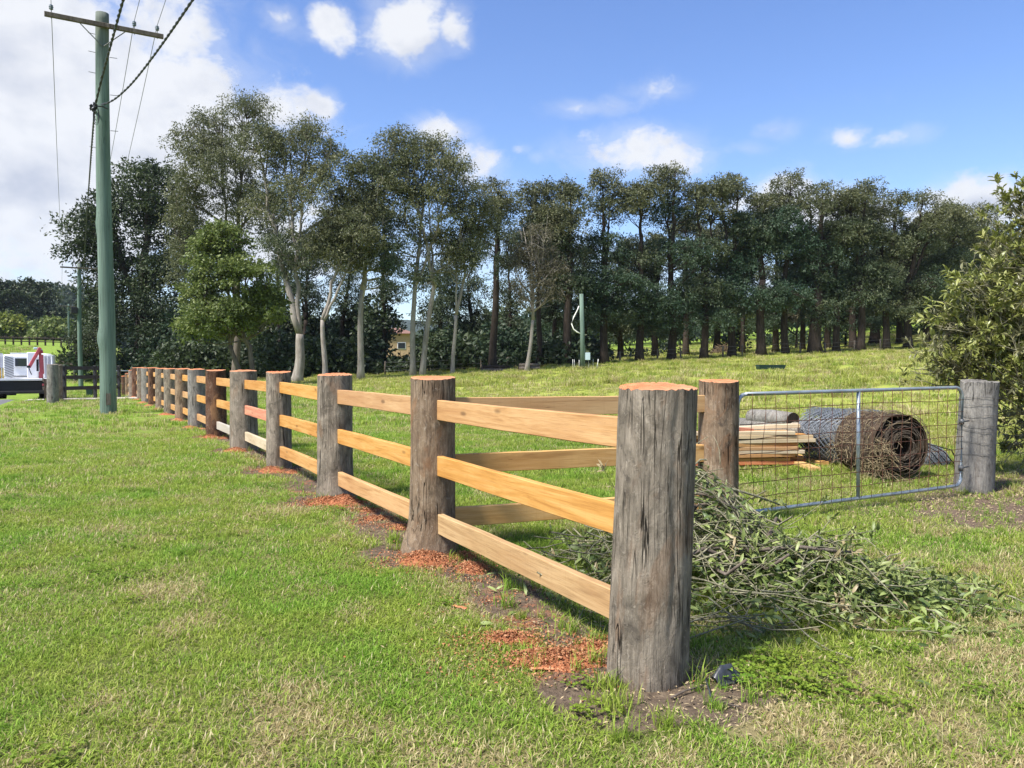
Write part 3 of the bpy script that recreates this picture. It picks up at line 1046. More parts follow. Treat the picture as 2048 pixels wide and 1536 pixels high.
def build_fence():
    fence = empty('timber_fence', (FX, FY, 0), 'long new timber post and rail fence running down the grass verge', 'fence')
    mats = ['post', 'post_brown', 'post', 'post', 'post', 'post_red', 'post_pale', 'post_brown', 'post', 'post', 'post_red', 'post_pale', 'post', 'post_red', 'post', 'post_brown', 'post_red']
    rad = [.190, .183, .196, .176, .236, .205, .20, .2, .2, .19, .19, .2, .19, .2, .19, .15, .15]
    for k in range(NPOST):
        near = k < 4
        h = [1.338, 1.352, 1.35, 1.34][k] if near else (1.345 if k < 15 else 1.28 - .05 * (k - 15))
        kw = dict(nth=96 if k == 0 else 64 if near else 28, nz=70 if k == 0 else 44 if near else 14)
        if k == 0: kw.update(rough=.03, groove=11, toprag=.007, lean=(.045, 0))
        if k == 1: kw.update(flare=.06, flare_ang=math.pi * 1.05, rough=.06, lean=(.01, 0), toprag=.005)
        if k == 2: kw.update(flare=.05, flare_ang=0, rough=.06)
        g = tz(PX[k], PY[k])
        o = link('post', post_mesh('post', rad[k] * .94, h, M[mats[k]], 11 + k * 3, **kw), fence, (PX[k] - FX, PY[k] - FY, g))
        if k == 0: o['label'] = 'massive weathered grey corner post nearest the camera'
        if k == 5: o['label'] = 'dark red barked post'
        if k == 6: o['label'] = 'pale silvery post with a wide face'
    rgs = np.random.default_rng(5)
    for k in range(NPOST - 2):
        for lv, zt in enumerate((1.120, .688, .250)):
            m, lab = 'rail', None
            if k == 3 and lv == 1: m, lab = 'rail_red', 'reddish middle rail'
            if k == 3 and lv == 2: m, lab = 'rail_pale', 'pale cream bottom rail'
            if k == 4 and lv == 2: m, lab = 'rail_grey', 'whitish grey bottom rail'
            if k == 0 and lv == 2: m = 'rail_tan'
            dz = rgs.normal(0, .006, 2)
            a = np.array([PX[k], PY[k]]); b = np.array([PX[k + 1], PY[k + 1]])
            u = (b - a) / np.linalg.norm(b - a)
            put_rail(fence, a + u * .07, b - u * .10, zt + dz[0] + tz(*a), zt + dz[1] + tz(*b), M[m], 100 + k * 3 + lv, label=lab)
    # mortised slot on post 2 and 3: dark reddish hollow strip where rails enter
    short = empty('cross_fence', (PX[1], PY[1], 0), 'short new timber fence from second post to the gate', 'fence')
    o = link('post', post_mesh('post', .172, 1.30, M['post_brown'], 77, nth=64, nz=44, rough=.04), short, (GPX - PX[1], GPY - PY[1], tz(GPX, GPY)))
    o['label'] = 'stout brown gate latch post'
    for lv, (z0, z1) in enumerate(((1.122, 1.11), (.677, .672), (.262, .25))):
        put_rail(short, (PX[1] + .05, PY[1] + .02), (GPX - .05, GPY - .03), z0, z1, M['rail_brown'], 300 + lv)
    hp = empty('strainer_post', (HX, HY, tz(HX, HY)), 'old grey round strainer post wrapped with wire beside the metal gate', 'post')
    link('log', post_mesh('log', .19, 1.235, M['post_pale'], 55, nth=48, nz=30, rough=.06, toprag=.01, lean=(.05, 0)), hp)
    hp.children[0].data.materials[1] = M['post_pale']
    for i, zz in enumerate((.42, .55, .68, .74, .86, .98, 1.06)):
        mb = MB()
        th = np.linspace(0, 2 * np.pi, 33)
        P = np.stack([.206 * np.cos(th) + .05 * zz / 1.2, .206 * np.sin(th), zz + .02 * np.sin(th * 2 + i) + .015 * np.cos(th + i)], -1)
        mb.tube(P, .0025, 4)
        mb.build('wire_wrap', M['wire'], hp, True)


build_fence()


# ------------------------------------------------------------------ metal gate
def build_gate():
    A = np.array([GPX + .2, GPY + .10]); B = np.array([4.93, 8.42])
    L = float(np.hypot(*(B - A)))
    g = empty('farm_gate', (*A, 0), 'galvanised tube farm gate with rusty mesh, between brown post and old grey post', 'gate',
              rz=math.atan2(B[1] - A[1], B[0] - A[0]))
    z0a, z0b, z1a, z1b = .10, .13, 1.185, 1.205

    def zt(s): return z1a + (z1b - z1a) * s
    def zb(s): return z0a + (z0b - z0a) * s
    # outer frame: one bent tube
    P = [(.05, 0, zb(0))]
    for s in np.linspace(.1, .93, 8): P.append((s * L, 0, zb(s)))
    for a in np.linspace(0, math.pi / 2, 7): P.append((L - .10 + .10 * math.sin(a), 0, zb(1) + .10 - .10 * math.cos(a)))
    for a in np.linspace(0, math.pi / 2, 7): P.append((L - .12 + .12 * math.cos(a), 0, zt(1) - .12 + .12 * math.sin(a)))
    for s in np.linspace(.93, .03, 8): P.append((s * L, 0, zt(s)))
    for a in np.linspace(0, math.pi / 2, 5): P.append((.10 - .10 * math.sin(a), 0, zt(0) - .10 + .10 * math.cos(a)))
    P.append((0, 0, zb(0)))
    mb = MB(); mb.tube(P, .0185, 12); mb.build('frame', M['galv'], g, True)
    sm = .493
    mb = MB(); mb.tube([(sm * L, 0, zb(sm)), (sm * L - .01, 0, zt(sm))], .018, 12); mb.build('brace', M['galv'], g, True)
    rg = np.random.default_rng(4)
    sag = lambda z, x: .02 * math.sin(x * 2.1 + z * 3) * math.sin(math.pi * z)
    # rusty wires, each one a piece
    nz = 8
    for i in range(1, nz):
        f = i / nz
        xs = np.linspace(.01, L - .01, 28)
        a, b = rg.uniform(0, 6, 2)
        P = [(x, -.021 - .002 * math.sin(x * 20), zb(x / L) + (zt(x / L) - zb(x / L)) * f + .006 * math.sin(x * 3 + a) + .004 * math.sin(x * 9 + b)) for x in xs]
        mb = MB(); mb.tube(P, .0034, 4); mb.build('wire', M['rust'], g, True)
    nv = 22
    for i in range(1, nv):
        x = L * i / nv
        a = rg.uniform(-.012, .012)
        P = [(x + a * math.sin(f * 5) + .010 * math.sin(f * 7 + i) + .012 * (i < 9) * math.sin(f * 9), -.026, zb(x / L) + (zt(x / L) - zb(x / L)) * f) for f in np.linspace(.0, 1, 14)]
        mb = MB(); mb.tube(P, .0034, 4); mb.build('wire', M['rust'], g, True)
    for zz in (.32, .83):
        mb = MB(); mb.cyl((L - .005, 0, zz - .03), (L - .005, 0, zz + .03), .026); mb.cyl((L, 0, zz), (L + .17, .03, zz), .009, k=8)
        mb.build('hinge', M['wire'], g, True)


build_gate()


# ------------------------------------------------------------------ utility poles and lines
def pole_mesh(r0, r1, h, seed, n=30, k=24, knots=()):
    th = np.linspace(0, 2 * np.pi, k, endpoint=False)
    z = np.linspace(-.3, h, n)
    T, Z = np.meshgrid(th, z)
    rad = r0 + (r1 - r0) * np.clip(Z / h, 0, 1) + .02 * (fbm(np.cos(T) + 3, np.sin(T) + 3, Z * .35, s=seed) - .5)
    for (zk, ak) in knots:
        rad += .035 * np.exp(-((Z - zk) / .22) ** 2) * np.clip(np.cos(T - ak), 0, 1)
    V = np.stack([rad * np.cos(T) + .03 * np.sin(Z * .45 + seed), rad * np.sin(T), Z], -1).reshape(-1, 3)
    i = np.arange(n - 1)[:, None] * k
    j = np.arange(k)[None, :]
    j2 = (j + 1) % k
    F = np.stack([i + j, i + j2, i + k + j2, i + k + j], -1).reshape(-1, 4)
    V = np.vstack([V, V[-k:].mean(0)])
    F3 = np.array([[len(V) - 1, (n - 1) * k + q, (n - 1) * k + (q + 1) % k] for q in range(k)])
    return make_mesh('pole', V, [F, F3], [M['pole']], None, True)


DIRX, DIRY = .867, .498      # crossarm direction (towards the paddock)


def insulator():
    mb = MB()
    z = [0, .02, .03, .05, .055, .075, .08, .10, .105, .125, .13, .16]
    r = [.012, .05, .055, .05, .03, .06, .062, .05, .03, .055, .05, .015]
    mb.tube([(0, 0, a) for a in z], r, 14)
    mb.m = 0
    return mb.mesh('insulator', [M['porcelain']], True)


def power_pole(base, h, r0, r1, label, seed, full=True, knots=(), arm=(-1.46, 1.62)):
    t = empty('utility_pole', base, label, 'power pole', 'timber power poles along the road', rz=math.atan2(DIRY, DIRX))
    p = link('pole', pole_mesh(r0, r1, h, seed, knots=knots, n=60 if full else 16), t)
    mb = MB(); mb.box(((arm[0] + arm[1]) / 2, -r1 - .05, h - .42), (arm[1] - arm[0], .10, .13), bev=.01)
    mb.build('crossarm', M['trunk_grey'], t)
    im = insulator()
    pts = []
    for x in (arm[0] + .17, .83 if full else .6, arm[1] - .17):
        ins = link('insulator', im, t, (x, -r1 - .05, h - .28))
        mb = MB(); mb.cyl((x, -r1 - .05, h - .52), (x, -r1 - .05, h - .26), .012, k=6); mb.build('pin', M['wire'], t)
        pts.append(Vector((x, -r1 - .05, h - .12)))
    for s in (-1, 1):
        mb = MB(); mb.tube([(s * .62, -r1 - .055, h - .46), (s * .02, -r1 - .02, h - 1.02)], .014, 6); mb.build('arm_brace', M['wire'], t)
    if full:
        for i, (s, zz) in enumerate(((-1, 11.15), (-1, 10.62), (1, 10.55), (-1, 10.02), (1, 9.45), (-1, 8.95), (1, 8.4), (-1, 7.85), (1, 7.2))):
            mb = MB()
            x0 = s * (r1 + .0)
            mb.tube([(x0, 0, zz), (x0 + s * .20, 0, zz + .01), (x0 + s * .20, 0, zz + .035)], .009, 5)
            mb.build('step_peg', M['wire'], t)
        mb = MB(); mb.box((.02, -.222, .45), (.13, .012, .34)); mb.build('plate', M['trunk_grey'], t)
    mw = Matrix.Translation(Vector(base)) @ Matrix.Rotation(math.atan2(DIRY, DIRX), 4, 'Z')
    return t, [mw @ q for q in pts]


def catenary(a, b, sag, n=40):
    a, b = np.array(a, float), np.array(b, float)
    t = np.linspace(0, 1, n)[:, None]
    P = a + (b - a) * t
    P[:, 2] -= sag * 4 * (t[:, 0] * (1 - t[:, 0]))
    return P


def build_lines():
    b1 = gp(215, 828)
    h1 = at(217, 27, b1[1])[2] - b1[2]
    p1, w1 = power_pole(tuple(b1), h1, .225, .175, 'tall green treated timber power pole on the lawn near the road', 1, True, ((5.6, math.pi), (2.2, math.pi), (2.3, 3.4)))
    x2 = at(158, 527, 69)
    z2 = tz(x2[0], 69)
    p2, w2 = power_pole((x2[0], 69, z2), x2[2] - z2, .20, .15, 'second power pole, smaller in view, behind black rail fence', 2, False)
    x3 = at(137, 608, 145)
    z3 = tz(x3[0], 145)
    p3, w3 = power_pole((x3[0], 145, z3), x3[2] - z3, .18, .13, 'farthest thin power pole beside round green tree', 3, False)
    mb = MB(); mb.box((-.42, -.1, x2[2] - z2 - 4.2), (.5, .4, .6), bev=.03); mb.build('transformer_box', M['black'], p2)
    prev = [Vector(q) + Vector((33.5, -57, 0)) for q in w1]
    for i in range(3):
        lab = ['left thin power line on the outer crossarm insulator', 'middle thin power line just right of pole', 'right thin power line at the crossarm end'][i]
        mb = MB()
        mb.tube(catenary(prev[i], w1[i], .9), .008, 5)
        mb.tube(catenary(w1[i], w2[i], .9), .010, 5)
        mb.tube(catenary(w2[i], w3[i], 1.2), .012, 5)
        o = mb.build('power_line', M['thinwire'], None, True)
        tag(o, lab, 'power line', 'thin power lines')
    clamp = at(190, 212, 22.3)
    # heavy twisted cable from overhead to the clamp and on to pole 2
    up = [clamp]
    for (px, py, D) in ((205, 150, 20.8), (224, 80, 18.6), (246, 0, 16.2)): up.append(at(px, py, D))
    d = up[-1] - up[-2]
    for k in range(1, 8): up.append(up[-1] + d * .9 + np.array([.2, 0, .02]))
    up = np.array(up)
    t = np.linspace(0, len(up) - 1, 300)
    upP = np.stack([np.interp(t, range(len(up)), up[:, i]) for i in range(3)], -1)
    dn = [clamp, at(183, 300, 26.5), at(176, 400, 34), at(171, 480, 45), at(166, 560, 60), np.array([x2[0] - .3, 69, x2[2] - 2.6])]
    dn = np.array(dn)
    t = np.linspace(0, len(dn) - 1, 220)
    dnP = np.stack([np.interp(t, range(len(dn)), dn[:, i]) for i in range(3)], -1)

    def twist(mb, P, r):
        n = len(P)
        s = np.concatenate([[0], np.cumsum(np.linalg.norm(np.diff(P, axis=0), axis=1))])
        S = np.arange(0, s[-1], .05)
        Q = np.stack([np.interp(S, s, P[:, i]) for i in range(3)], -1)
        for ph in (0, math.pi):
            off = np.stack([np.cos(S * 9 + ph), 0 * S, np.sin(S * 9 + ph)], -1) * r
            mb.tube(Q + off, r * 1.15, 5)
    mb = MB(); twist(mb, upP, .017); twist(mb, dnP, .017)
    o = mb.build('aerial_cable', M['cable'], None, True)
    tag(o, 'thick twisted black cable clamped at left of the tall pole', 'cable')
    sv = np.array([at(203, 209, 22.45), at(216, 206, 22.1), at(232, 197, 21.5), at(262, 170, 20.2), at(300, 122, 18.2), at(340, 66, 16), at(385, 0, 13.8)])
    d = sv[-1] - sv[-2]
    ex = [sv[-1] + d * k + np.array([0, 0, .03 * k * k]) for k in range(1, 7)]
    sv = np.vstack([sv, ex])
    # smooth
    t = np.linspace(0, len(sv) - 1, 200)
    P = np.stack([np.interp(t, range(len(sv)), sv[:, i]) for i in range(3)], -1)
    for _ in range(60): P[1:-1] = (P[:-2] + P[2:] + 2 * P[1:-1]) / 4
    mb = MB(); twist(mb, P, .014)
    o = mb.build('service_cable', M['cable'], None, True)
    tag(o, 'black service cable curving up to the right from the pole clamp', 'cable')
    mb = MB()
    r = np.random.default_rng(9)
    for _ in range(9):
        c = clamp + r.normal(0, .06, 3)
        mb.box(c, r.uniform(.03, .10, 3), rz=r.uniform(0, 3), rx=r.uniform(0, 3))
    mb.tube([clamp, clamp + [.15, .1, .02], clamp + [.24, .25, .0]], .02, 6)
    for s in (.10, .16, .2):
        th = np.linspace(0, 2 * np.pi, 14)
        mb.tube(np.stack([clamp[0] + .03 + s * .45 * np.cos(th), clamp[1] + 0 * th, clamp[2] - .28 + s * 1.3 * np.sin(th)], -1), .009, 4)
    o = mb.build('cable_clamp', M['cable'], None)
    tag(o, 'dark bundle of cable clamps hanging at the tall pole', 'cable clamp')


build_lines()


# ------------------------------------------------------------------ trees
def leaves_arr(P, d, L, W, rg, normal=None):
    """rhombic leaf cards; P base points, d unit direction"""
    n = len(P)
    rnd = rg.normal(0, 1, (n, 3)) if normal is None else normal
    s = np.cross(d, rnd)
    s /= np.linalg.norm(s, axis=1)[:, None] + 1e-9
    nn = np.cross(s, d)
    L, W = L[:, None], W[:, None]
    a = P
    m = P + d * L * .45 + nn * L * .06
    b = P + d * L
    V = np.stack([a, m - s * W * .5, b, m + s * W * .5], 1).reshape(-1, 3)
    i = np.arange(n) * 4
    return V, np.stack([i, i + 1, i + 2, i + 3], -1)


def unit(v):
    return v / (np.linalg.norm(v, axis=-1, keepdims=True) + 1e-9)


def make_tree(name, label, base, trunk_px, blobs, leaf, bark, seed, D=None, nclump=60, nleaf=130, lsize=(.26, .10), csize=1.0, fork=None,
              group=None, droop=.6, lean=0, twig=.035, nlimb=None, trunks=1, cat='tree', bare=0, flat=.8, jit=0):
    """base: (px, py) or (px, D) when D given separately; blobs in photo pixels at depth D: (cx, cy, rx, ry[, tone])"""
    rg = np.random.default_rng(seed)
    if D is None or D < 100:
        nleaf, lsize = int(nleaf * 1.6), (lsize[0] * .80, lsize[1] * .80)
    px, py = base
    if D is None:
        g = gp(px, py); D = g[1]
    else:
        x = (px - 1024) / F_PX * D
        g = np.array([x, D, tz(x, D)])
    k = D / F_PX
    root = empty(name, tuple(g), label, cat, group)
    mb = MB()
    r0 = trunk_px * k / 2
    B = []
    for bl in blobs:
        cx, cy, rx, ry = bl[:4]
        tone = bl[4] if len(bl) > 4 else 0.0
        if jit and B:
            cy += rg.uniform(-jit, jit); cx += rg.uniform(-.5, .5) * jit; rx *= rg.uniform(.95, 1.4); ry *= rg.uniform(.75, 1.15)
        dd = D + rg.uniform(-.35, .35) * rx * k
        c = at(cx, cy, dd)
        B.append((c, np.array([rx * k, rx * k * .95, ry * k]), tone))
    # trunk(s)
    limbs_pts = []
    topz = max(b[0][2] for b in B)
    for tr in range(trunks):
        fk = fork if fork is not None else (px + lean, None)
        off = np.array([(tr - (trunks - 1) / 2) * r0 * 2.4, 0, 0])
        if fork is not None:
            f = at(fork[0], fork[1], D)
        else:
            f = g + np.array([lean * k, 0, (topz - g[2]) * .45])
        f = f + off * 2.2
        b0 = g + off
        n = 9
        t = np.linspace(0, 1, n)[:, None]
        P = b0 + (f - b0) * t
        P[:, 0] += .9 * r0 * np.sin(t[:, 0] * 3 + seed) * t[:, 0] * (1 - t[:, 0]) * 1.6
        P[0, 2] -= .25
        rad = r0 * (1 - .33 * t[:, 0]) / (1 if trunks == 1 else 1.25)
        rad[0] *= 1.45; rad[1] *= 1.05
        mb.tube(P - g, rad, 12)
        rf = rad[-1]
        # limbs to each blob
        for bi, (c, rr, tone) in enumerate(B):
            if trunks > 1 and (bi % trunks) != tr and len(B) > 1: continue
            top = c + np.array([rg.uniform(-.3, .3) * rr[0], rg.uniform(-.3, .3) * rr[1], rr[2] * .72])
            nl = max(1, nlimb or 1)
            for li in range(nl):
                tgt = top + (rg.normal(0, .35, 3) * rr if li else 0)
                a = f - np.array([0, 0, rg.uniform(0, .10) * (f[2] - g[2])]) if (li or bi) else f
                sub = (bi >= 2 * trunks or li > 0) and len(limbs_pts) > 0
                if sub:
                    cand = np.concatenate(limbs_pts)
                    cand = cand[cand[:, 2] < tgt[2] - .25 * np.linalg.norm(cand[:, :2] - tgt[:2], axis=1)]
                    if len(cand):
                        a = cand[np.argmin(np.linalg.norm(cand - (f * .35 + tgt * .65), axis=1))]
                ctrl = a + (tgt - a) * .45 + np.array([(tgt[0] - a[0]) * .22, 0, 0]) + np.array([0, 0, -.04 * abs(tgt[0] - a[0])])
                m = 12
                tt = np.linspace(0, 1, m)[:, None]
                Q = a * (1 - tt) ** 2 + 2 * ctrl * tt * (1 - tt) + tgt * tt ** 2
                Q += (rg.normal(0, 1, (m, 3)) * [1, 1, .3]) * .010 * np.linalg.norm(tgt - a) * np.sin(np.pi * tt)
                ra = rf * (.93 if bi < trunks and not li else .66) * (.45 if sub else 1) * (1 - tt[:, 0]) ** .8 + .022
                mb.tube(Q - g, ra, 7)
                limbs_pts.append(Q[1:])
    LP = np.concatenate(limbs_pts)
    # clumps
    vol = np.array([(b[1][0] * b[1][2]) for b in B])
    cnt = np.maximum(3, np.round(nclump * vol / vol.sum())).astype(int)
    LV, LF, LA, LT, nv = [], [], [], [], 0
    for (c, rr, tone), m in zip(B, cnt):
        u = unit(rg.normal(0, 1, (m, 3)))
        u[:, 2] = np.where(u[:, 2] < -.75, -u[:, 2] * .6, u[:, 2])
        rad = rg.uniform(.30, 1, (m, 1)) ** .5 * .92
        C = c + u * rad * rr
        cs = csize * rg.uniform(.6, 1.25, m)
        for ci in range(m):
            cc = C[ci]
            # twig
            dist = np.linalg.norm(LP - (cc - np.array([0, 0, .9 * cs[ci]])), axis=1) + np.where(LP[:, 2] > cc[2], 3.0, 0)
            s0 = LP[np.argmin(dist)]
            if rg.uniform() < .8:
                mid = (s0 + cc) / 2 + rg.normal(0, .12, 3) * cs[ci] + [0, 0, -.1 * cs[ci]]
                mb.tube(np.array([s0, mid, cc]) - g, [twig * 1.5, twig, twig * .45], 4, cap=False)
                for _ in range(bare):
                    e = cc + rg.normal(0, .6, 3) * cs[ci] + [0, 0, .5 * cs[ci]]
                    mb.tube(np.array([mid, (mid + e) / 2 + rg.normal(0, .08, 3), e]) - g, [twig * .8, twig * .5, twig * .2], 3, cap=False)
            n = max(6, int(nleaf * cs[ci] / csize * rg.uniform(.6, 1.3)))
            # sub-sprays inside the clump
            ns = max(2, n // 11)
            su = unit(rg.normal(0, 1, (ns, 3)))
            su[:, 2] = np.where(su[:, 2] < -.55, -su[:, 2], su[:, 2])
            sp = su * rg.uniform(.35, 1, (ns, 1)) ** .6 * cs[ci] * [1, 1, flat]
            w = rg.integers(0, ns, n)
            p = cc + sp[w] + rg.normal(0, .17, (n, 3)) * cs[ci] * [1, 1, .7]
            d = unit(unit(p - cc) * .6 + rg.normal(0, .55, (n, 3)) + [0, 0, -droop])
            sz = rg.uniform(.65, 1.25, n)
            V, Fq = leaves_arr(p - g, d, lsize[0] * sz, lsize[1] * sz, rg)
            LV.append(V); LF.append(Fq + nv); nv += len(V)
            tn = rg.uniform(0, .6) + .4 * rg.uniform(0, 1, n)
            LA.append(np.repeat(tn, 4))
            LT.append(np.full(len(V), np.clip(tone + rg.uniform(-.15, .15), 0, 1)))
    mb.build('trunk', M[bark], root, True)
    link('crown', make_mesh('crown', np.concatenate(LV), [np.concatenate(LF)], [M[leaf]], None, False, {'v': np.concatenate(LA), 't': np.concatenate(LT)}), root)
    return root


def build_trees():
    GE = 'tall gum trees in the left grove'
    # --- grove, back to front
    make_tree('evergreen_tree', 'huge dark rounded evergreen at far left of the grove behind the tall pole', (285, 0), 34,
              [(295, 385, 72, 62), (235, 440, 60, 60, .2), (330, 470, 70, 70, .1), (185, 480, 48, 55), (160, 505, 34, 32), (245, 560, 70, 70, .2), (330, 590, 60, 90, .2), (270, 660, 90, 60, .3), (190, 640, 28, 60, .2)],
              'leaf_dark', 'trunk_dark', 11, D=82, nclump=260, nleaf=120, lsize=(.46, .22), csize=1.75, fork=(285, 620), flat=.75, droop=.3)
    make_tree('gum_tree', 'tallest gum with wispy grey-green crown at left of the grove', (470, 0), 16,
              [(492, 238, 56, 44), (425, 262, 50, 40), (385, 300, 50, 45), (440, 350, 90, 70), (385, 430, 45, 75), (370, 540, 40, 60), (500, 420, 70, 60)],
              'leaf_euc', 'trunk_grey', 12, D=64, nclump=215, nleaf=150, csize=1.15, fork=(475, 600), group=GE, nlimb=2)
    make_tree('gum_tree', 'big gum with thick pale forked trunk left of the middle fence posts', (593, 0), 23,
              [(520, 300, 62, 55), (580, 330, 62, 70), (632, 295, 62, 48), (672, 345, 48, 62), (620, 400, 75, 50), (545, 420, 55, 50), (690, 420, 40, 50), (560, 520, 45, 45, .4), (665, 500, 40, 40, .5), (610, 500, 40, 50, .3)],
              'leaf_euc', 'trunk_white', 13, D=57, nclump=185, nleaf=150, csize=1.1, fork=(600, 668), group=GE, nlimb=2)
    make_tree('gum_tree', 'slim pale gum with a crooked side branch and olive crown', (650, 0), 12,
              [(690, 450, 55, 36), (720, 480, 40, 40), (655, 480, 40, 30), (690, 520, 50, 34)],
              'leaf_euc', 'trunk_white', 14, D=56, nclump=95, nleaf=170, csize=1.0, fork=(645, 640), group=GE, nlimb=2)
    make_tree('gum_tree', 'straight pale trunked gum right of the crooked one', (721, 0), 14,
              [(745, 350, 48, 42, .2), (745, 420, 50, 45), (795, 300, 38, 36), (770, 390, 40, 50, .2), (745, 500, 36, 40, .6), (775, 550, 26, 40, .7)],
              'leaf_euc', 'trunk_white', 15, D=58, nclump=100, nleaf=140, csize=1.0, fork=(724, 580), group=GE, nlimb=2)
    make_tree('gum_tree', 'broad two-stemmed gum in the middle with dense round top', (835, 0), 15,
              [(862, 312, 48, 34), (840, 345, 62, 45), (905, 360, 42, 55), (850, 420, 75, 55, .1), (915, 440, 40, 60), (800, 360, 40, 50, .2), (870, 500, 60, 40), (845, 560, 36, 40, .5), (800, 480, 30, 50, .6), (915, 520, 36, 40, .3)],
              'leaf_euc', 'trunk_white', 16, D=59, nclump=180, nleaf=150, csize=1.1, fork=(850, 560), group=GE, nlimb=2, trunks=2)
    make_tree('gum_tree', 'twisting thin pale gum right of the two-stemmed one', (905, 0), 9,
              [(945, 480, 45, 40), (925, 530, 40, 35), (965, 430, 30, 40)],
              'leaf_euc', 'trunk_white', 17, D=60, nclump=52, nleaf=120, csize=.95, fork=(912, 630), group=GE, nlimb=2)
    make_tree('gum_tree', 'dark trunked gum standing over the stacked logs', (985, 0), 16,
              [(985, 392, 46, 30), (1010, 420, 36, 34), (985, 470, 44, 44, .5), (1010, 540, 36, 38, .6)],
              'leaf_pine', 'trunk_dark', 18, D=66, nclump=62, nleaf=150, csize=1.05, fork=(992, 520), group=GE)
    make_tree('gum_tree', 'slender pale gum with sparse brown twiggy crown, left of the short pole', (1053, 0), 9,
              [(1068, 480, 34, 40), (1048, 530, 40, 44), (1095, 540, 36, 50), (1070, 590, 46, 36)],
              'leaf_brown', 'trunk_white', 19, D=61, nclump=60, nleaf=120, csize=1.05, lsize=(.25, .09), fork=(1066, 640), group=GE, nlimb=3, bare=3)
    make_tree('broadleaf_tree', 'bright green leafy tree in front of the grove', (497, 0), 15,
              [(452, 482, 52, 38), (430, 530, 55, 45), (490, 560, 66, 48), (410, 600, 45, 45), (520, 620, 52, 50), (440, 640, 70, 40), (400, 665, 40, 28)],
              'leaf_bright', 'trunk_grey', 20, D=50, nclump=190, nleaf=130, lsize=(.26, .15), csize=.9, fork=(480, 690), flat=.5, droop=.3, nlimb=1, trunks=2)
    for i, (px, D, w, bl, desc) in enumerate([
        (560, 74, 14, [(560, 470, 36, 50, .5), (575, 560, 40, 50, .6), (540, 620, 40, 40, .6)], 'dark tree filling in behind the big forked gum'),
        (612, 80, 12, [(625, 520, 30, 50, .8), (610, 600, 40, 44, .7)], 'dark narrow tree behind and right of the big forked gum'),
        (685, 78, 12, [(690, 560, 34, 44, .6), (700, 610, 36, 40, .6), (700, 470, 30, 40, .6)], 'dark tree seen between the two slim pale gums'),
        (768, 76, 14, [(765, 450, 30, 36, .4), (770, 520, 34, 30, .5), (775, 590, 30, 26, .6)], 'dark straight trunk above the small house'),
        (880, 78, 12, [(890, 570, 36, 36, .7), (875, 630, 44, 36, .6), (900, 620, 30, 40, .6)], 'dark bushy tree right of the two-stemmed gum'),
        (945, 80, 14, [(940, 590, 36, 40, .6), (950, 650, 40, 36, .6), (955, 500, 30, 36, .5)], 'dark tree behind the twisting thin gum'),
        (1020, 80, 14, [(1025, 600, 36, 40, .6), (1030, 500, 36, 40, .6), (1015, 660, 36, 30, .6)], 'dark tree left of the sparse twiggy gum'),
        (1110, 82, 12, [(1105, 620, 40, 40, .7), (1115, 560, 36, 36, .7)], 'dark tree behind and left of the short pole'),
    ]):
        make_tree('dark_tree', desc, (px, 0), w, bl, 'leaf_pine', 'trunk_dark', 140 + i, D=D, nclump=72, nleaf=95, csize=1.15, lsize=(.3, .12), fork=(px, 640), group='dark trees behind the grove')
    # --- row of tall trees behind the paddock
    GR = 'row of tall dark trees behind the paddock'
